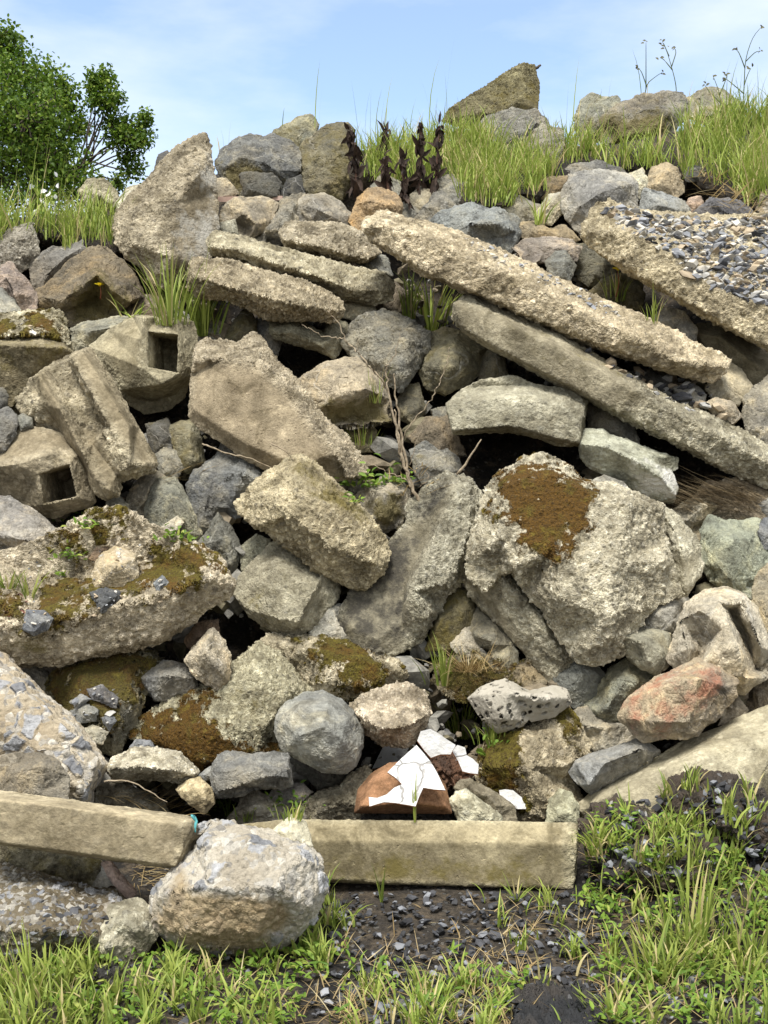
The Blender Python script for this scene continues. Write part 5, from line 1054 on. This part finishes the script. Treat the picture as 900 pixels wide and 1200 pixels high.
for a in [(78, 612, 60, 10, 30, 'feathery pale green weed in front of the flat hollow block'), (105, 620, 30, 9, 20, 'weed beside the wood strip on the mossy slab'), (205, 636, 50, 9, 24, 'pale green weed below the arched rock'),
          (80, 655, 26, 9, 20, 'small weed beside the pale rough stone on the mossy slab'), (430, 572, 70, 10, 40, 'bright green weed below the dead twigs'), (470, 565, 26, 9, 14, 'bright weed sprig touching the dead twig roots'),
          (412, 590, 20, 8, 16, 'weed sprig on the grey rock beside the tan block'), (570, 886, 10, 15, 8, 'light green broad leaf seedling beside the white shards'), (75, 675, 12, 8, 10, 'tiny weed seedling on the moss'),
          (585, 870, 30, 8, 24, 'weed leaves at the edge of the dense grass tuft'), (255, 948, 50, 8, 22, 'low weed next to the yellowish knobbly lump'), (340, 946, 50, 8, 34, 'low weed on the rubble behind the kerb beam')]: weed(*a)
lawnweeds = []
r_ = random.Random(21)
for poly, n in (('60,1110 350,1115 350,1205 60,1205', 1000), ('690,1000 905,1030 905,1205 700,1205', 1300), ('690,950 760,950 905,1005 905,1030 690,1010', 300), ('400,1130 620,1110 640,1205 400,1205', 260), ('330,1080 420,1100 400,1150 330,1140', 160), ('690,1060 720,1060 720,1100 690,1100', 60)):
    for c in rand_in(poly, n//10, r_):
        for k in range(10):
            b = bank_base(c[0]+r_.gauss(0, 7), c[1]+r_.gauss(0, 3)); lawnweeds.append((b+Vector((0, 0, r_.uniform(0, .03))), Vector((r_.gauss(0, 1), r_.gauss(0, 1), r_.uniform(.1, 1.2))), Vector((0, -.2, 1))+rv(r_, .3), r_.uniform(.012, .030), r_.uniform(.005, .012)))
leaf_mesh('ground_cover', lawnweeds, 'weed', None, 'low leafy ground cover among the lawn grass', 'ground cover', 'stuff', None, 4)
redw = []
for c in rand_in('0,700 28,695 30,720 0,730', 60, r_): b = hit(*c)[0]; redw.append((b, Vector((r_.gauss(0, 1), -.5+r_.gauss(0, .5), r_.uniform(.2, 1.2))), Vector((0, -.3, 1)), .022, .008))
leaf_mesh('red_leaved_weed', redw, simple('dark_red_leaf', (.06, .02, .015), (.13, .045, .03), 30, 0), None, 'dark red weed at the frame edge on the mossy slab', 'weed', None, 'leafy weeds among the stones', 7)

# flowers
def flower(px, py, hpx, label):
    b = hit(px, py)[0]+Vector((0, -.05, 0)); mp_ = b.y/FPX; root = empty('yellow_flower', tuple(b)); tag(root, label, 'flower')
    top = b+Vector((.003, -.015, hpx*mp_)); tubes('stem', [(spline([b, (b+top)/2+Vector((.006, -.01, 0)), top]), .003)], 'redstem', root)
    lv = [(top, Vector((math.cos(t), math.sin(t)-.5, .6)), Vector((0, -.4, 1)), 7.5*mp_, 4.5*mp_) for t in [k*6.283/11 for k in range(11)]]+[(top, Vector((math.cos(t)*.5, math.sin(t)*.5-.5, 1)), Vector((0, -1, .4)), 5*mp_, 3*mp_) for t in range(6)]
    leaf_mesh('flower_head', [(q[0]-b, *q[1:]) for q in lv], 'petal', root)
pebbles('grit', 'black crumbs strewn over the asphalt mounds of the right bank', [hit(*s)[0] for s in rand_in('690,950 780,925 830,905 905,940 905,1020 700,1030', 230)], (.004, .016), [M['grit_black'], M['grit_black'], GM[3], GM[0]])
flower(719, 350, 30, 'yellow dandelion flower between the longest slab and the gravelled slab')
flower(121, 352, 14, 'tiny yellow flower in front of the dark hollow of the big brown boulder')

# ================================================================ withered dock plants
def dock(px, py0, py1, label, seed, width=8):
    r = random.Random(seed); Y = slopeY(py0)+.0; b = at(px, py0, Y); t = at(px+r.uniform(-9, 9), py1+r.uniform(-4, 10), Y+.02)
    root = empty('withered_plant', tuple(b)); tag(root, label, 'withered plant', 'withered brown plants on the crest')
    mid = (b+t)/2+Vector((r.uniform(-.015, .015), 0, 0)); path = spline([b, mid, t], 5)
    tubes('stem', [(path, [.008*(1-.5*i/len(path)) for i in range(len(path))])], 'deadstem', root)
    mp_ = Y/FPX; lv = []
    for k in range(int(16+(py0-py1)*.42)):
        f = r.uniform(.12, 1.); p = path[min(len(path)-1, int(f*len(path)))]
        lv.append((p-b+Vector((r.uniform(-.01, .01), r.uniform(-.02, .01), 0)), Vector((r.gauss(0, .38), r.gauss(-.2, .4), r.choice((-1, -1, -.6, .7)))), Vector((r.gauss(0, 1), -1, r.gauss(0, .3))), r.uniform(8, 24)*mp_*(1.15-.5*f), width*mp_*r.uniform(.3, .85)))
    leaf_mesh('withered_leaves', lv, 'deadleaf', root, seed=seed)
for a in [(418, 242, 145, 'tallest withered brown plant, beside the tan olive boulder', 1, 11), (446, 195, 142, 'withered brown plant standing behind the others, second in the row', 2, 8), (456, 228, 180, 'short withered brown plant right behind the orange rock', 3, 8),
          (476, 238, 188, 'short bushy withered brown plant between two taller ones', 4, 10), (490, 224, 138, 'withered brown plant with a twisted top, fifth in the row', 5, 9), (510, 222, 140, 'withered brown plant last in the row, nearest the bright grass', 6, 9)]: dock(*a)

# ================================================================ dead twigs in the middle
def px_path(s, Y, dz=None): return [at(a[0], a[1], Y+(a[2] if len(a) > 2 else 0.)) for a in pts(s)]
Yt = slopeY(520)-.18
root = empty('dead_shrub', tuple(at(486, 590, Yt))); tag(root, 'bleached dead twig shrub rising from the centre of the heap', 'dead shrub')
for s, r0 in (('493,592 480,562 474,545 468,515 463,495 457,465 454,445 452,428', .0085), ('482,572 477,549 470,505 466,480 463,455 462,438', .007), ('470,540 466,510 462,480', .006),
              ('453,455,.02 440,438 420,415 407,400 396,380 384,364', .0052), ('386,366 387,352 388,343', .0025), ('403,396 390,396 375,392 365,386 354,380', .0028), ('420,416 419,405 421,394', .0018), ('452,430 460,418 466,405 468,391', .003),
              ('474,512,.02 485,492 503,471 512,455 518,442 524,425 527,407', .0035), ('480,545 488,520 495,500', .002), ('492,570 503,560 497,552', .0022), ('478,562 466,558 452,552 440,546 430,542', .0028)):
    tubes('branch', [(spline(px_path(s, Yt), 5, .005, random.Random(len(s))), r0*.8)], 'twig', root)
tubes('twig', [(spline(px_path('535,556 545,545 553,532 564,515', slopeY(540)-.25), 3, .002), .0055)], 'twig').name = 'broken_twig'
tag(COL.objects['broken_twig'], 'broken pale twig poking out of the black gap under the squared block', 'twig')
def stick(name, s, Yoff, r0, mat, label, cat, ref=None):
    p = pts(s); Y = slopeY(ref or p[0][1])-Yoff; o = tubes(name, [(spline(px_path(s, Y), 4, .002), r0)], mat); tag(o, label, cat); return o
stick('dry_root', '237,520 250,525 268,532 285,535 300,540 318,548', .20, .0035, 'twig', 'thin pale root crossing the blue grey veined boulder', 'root')
stick('dry_root', '318,520 333,528 345,540', .22, .003, 'twig', 'short bent root above the tan block', 'root')
stick('twig', '618,84 628,80 634,76', .05, .014, 'bark', 'short twig sticking out of the tip of the concrete wedge', 'twig', 100)
stick('cord', '226,955 229,962 229,975', .40, .006, 'rope', 'short turquoise cord end hanging at the broken end of the tilted kerb beam', 'cord', 985)
stick('dry_stalk', '122,916 150,915 175,928 196,940', .12, .003, 'twig', 'dry stalk lying behind the tilted kerb beam', 'stalk', 930)
stick('dry_stalk', '505,768 498,750 486,745', .2, .001, 'twig', 'hair-thin dry stalk under the dark stained slab', 'stalk', 760) if False else None
# plank
V = [at(x, y, 5.42+dd) for dd in (0, .25) for x, y in ((250, 230.5), (331, 229.5), (331.5, 234.5), (250, 237))]
o = mesh_obj('plank', [tuple(v) for v in V], [[0, 3, 2, 1], [4, 5, 6, 7], [0, 1, 5, 4], [1, 2, 6, 5], [2, 3, 7, 6], [3, 0, 4, 7]], M['pinkwood'], origin=tuple(V[0])); tag(o, 'thin pale plank lying level behind the tan crumbling rock', 'plank')

# ================================================================ seed stalks on the crest
def seed_stalk(px, py, pts_, label, seed):
    r = random.Random(seed); Y = slopeY(py)-.02; b = at(px, py, Y); root = empty('seed_stalk', tuple(b)); tag(root, label, 'weed stalk', 'seed stalks on the crest')
    st = []
    lv = []
    for s in pts_:
        path = spline(px_path(s, Y), 3); st.append((path, .0035))
        for k in range(3): lv.append((path[-1]-b+rv(r, .006), Vector((r.gauss(0, 1), r.gauss(0, .6), r.uniform(-.2, 1))), Vector((0, -1, .3)), .024, .013))
    tubes('stem', st, simple('green_stalk_%d' % seed, (.07, .10, .03), (.12, .15, .05), 20, 0), root, 5)
    leaf_mesh('seed_heads', lv, simple('seed_head_%d' % seed, (.09, .09, .05), (.16, .15, .08), 20, 0), root, seed=seed)
seed_stalk(870, 140, ['870,140 872,100 874,70 882,45 892,32', '873,80 866,62 862,58', '874,72 884,62 890,60', '872,110 858,98 850,92', '872,100 876,88 880,80'], 'branched seed stalk against the sky nearest the frame edge', 1)
seed_stalk(793, 125, ['793,125 792,100 786,75 780,56', '788,82 778,70 774,68', '787,78 792,62 790,56', '784,66 778,52 776,50'], 'seed stalk behind the flat-topped boulder', 2)
seed_stalk(755, 120, ['755,120 758,100 768,90 776,85', '758,102 752,85 748,80', '757,104 757,70 757,50'], 'thin forked dry stalk above the flat-topped boulder', 3)
seed_stalk(845, 135, ['845,135 843,110 836,90', '843,112 850,95 852,88', '844,120 832,108 826,100'], 'low branched seed stalk in the grass bank', 4)

# ================================================================ tree and blossom shrub beyond the crest
def tree():
    Yt = 13.0; base = Vector((at(40, 300, Yt).x, Yt, -.05)); root = empty('tree', tuple(base)); tag(root, 'leafy green tree beyond the crest at the upper left', 'tree')
    r = random.Random(33)
    W = lambda px, py, dy=0.: at(px, py, Yt+dy)-base
    trunk = [Vector((0, 0, 0)), Vector((.05, 0, 1.6)), W(45, 270), W(38, 200), W(20, 130), W(8, 70)]
    wood = [(spline(trunk, 5, .02, r), ([.12]*6+[.10]*6+[.07]*6+[.045]*5+[.03]*3)[:26])]
    clumps = []   # px, py, radius px, depth, n
    lobes = [(2, 45, 17, 0, 220), (16, 62, 15, .2, 190), (-12, 62, 30, 0, 420), (-30, 95, 50, .4, 900), (26, 88, 28, -.3, 560), (55, 92, 20, .2, 320), (66, 104, 18, .1, 260), (0, 130, 46, -.6, 850), (50, 128, 32, -.5, 620), (80, 128, 19, .2, 300), (-50, 160, 60, .6, 900), (22, 165, 44, .1, 800), (66, 160, 30, -.2, 520), (92, 150, 15, .2, 190), (10, 205, 42, -.4, 520), (-40, 220, 50, .2, 600), (50, 200, 26, .4, 260), (78, 186, 16, -.4, 150), (70, 222, 24, .3, 170), (100, 224, 13, .1, 80),
             (112, 98, 8, 0, 80), (124, 92, 11, .1, 140), (122, 108, 14, .1, 210), (136, 116, 10, -.1, 110), (112, 118, 8, -.1, 70), (124, 126, 9, 0, 80), (128, 150, 12, 0, 140), (144, 146, 14, .1, 190), (160, 152, 12, .1, 150), (168, 138, 7, 0, 60), (150, 164, 16, -.1, 220), (166, 166, 9, 0, 90), (148, 182, 12, 0, 130), (156, 198, 10, 0, 90), (140, 212, 11, .1, 80), (122, 222, 11, .2, 70), (60, 185, 30, -.8, 420), (85, 205, 24, -.8, 300), (40, 228, 36, -.9, 420), (90, 235, 26, -.9, 240), (30, 140, 40, -.9, 500)]
    lv = []
    for px, py, rp, dy, n in lobes:
        c = W(px, py, dy); R0 = rp*Yt/FPX
        limb = [trunk[3] if py > 140 else trunk[4], (trunk[3]+c)/2+rv(r, .1), c+rv(r, R0*.2)]
        if px > 100: limb = [W(62, 215), W(95, 195)+rv(r, .05), c+rv(r, R0*.2)]
        wood.append((spline(limb, 4, .03, r), [.014, .013, .012, .012, .011, .010, .009, .008, .006]))
        nt_ = max(6, int(n*.9)//16)
        for k in range(nt_):
            dv = rv(r).normalized(); q = c+dv*R0*r.uniform(.35, 1.05)*Vector((1, 1, .85)).length/1.65
            wood.append(([c+(q-c)*.2, (c+q)/2+rv(r, .03), q], [.012, .009, .004]))
            for j in range(34):
                o_ = q+rv(r, R0*.2+.03); lv.append((o_, rv(r)+Vector((0, 0, -.25)), Vector((0, 0, 1))+rv(r, .45), r.uniform(.032, .066), r.uniform(.022, .042)))
    tubes('trunk', wood, 'bark', None, 5); t_ = COL.objects[-1] if False else [o for o in COL.objects if o.name == 'trunk'][0]
    return root, wood, lv, base
rt, wood, lv, base = tree()
t_ = COL.objects['trunk']; bpy.data.objects.remove(t_)
for pth, _ in wood:
    for v in pth: v += base
tubes('trunk', wood, 'bark', rt, 5)
leaf_mesh('crown', lv, 'leaf', rt, seed=5)
rb = empty('blossom_shrub', tuple(P(85, 270, -.5))); tag(rb, 'small shrub with white blossom behind the left grass', 'shrub')
b0 = Vector(rb.location); lv = []; wh = []; stm = []; r_ = random.Random(8)
for px, py in [(55, 232), (58, 245), (62, 258), (72, 270), (65, 272), (90, 262), (95, 275), (100, 285), (85, 282), (92, 250), (50, 255)]:
    c = at(px, py, b0.y)-b0; stm.append(([b0+Vector((0, 0, -.15)), b0+c*.5+rv(r_, .02), b0+c], .008))
    for k in range(26): (wh if r_.random() < .55 else lv).append((c+rv(r_, .035), rv(r_), rv(r_), r_.uniform(.02, .04), r_.uniform(.015, .03)))
tubes('stem', stm, 'bark', rb, 5); leaf_mesh('leaves', lv, 'leaf', rb, seed=2); leaf_mesh('blossom', wh, 'blossom', rb, seed=3)
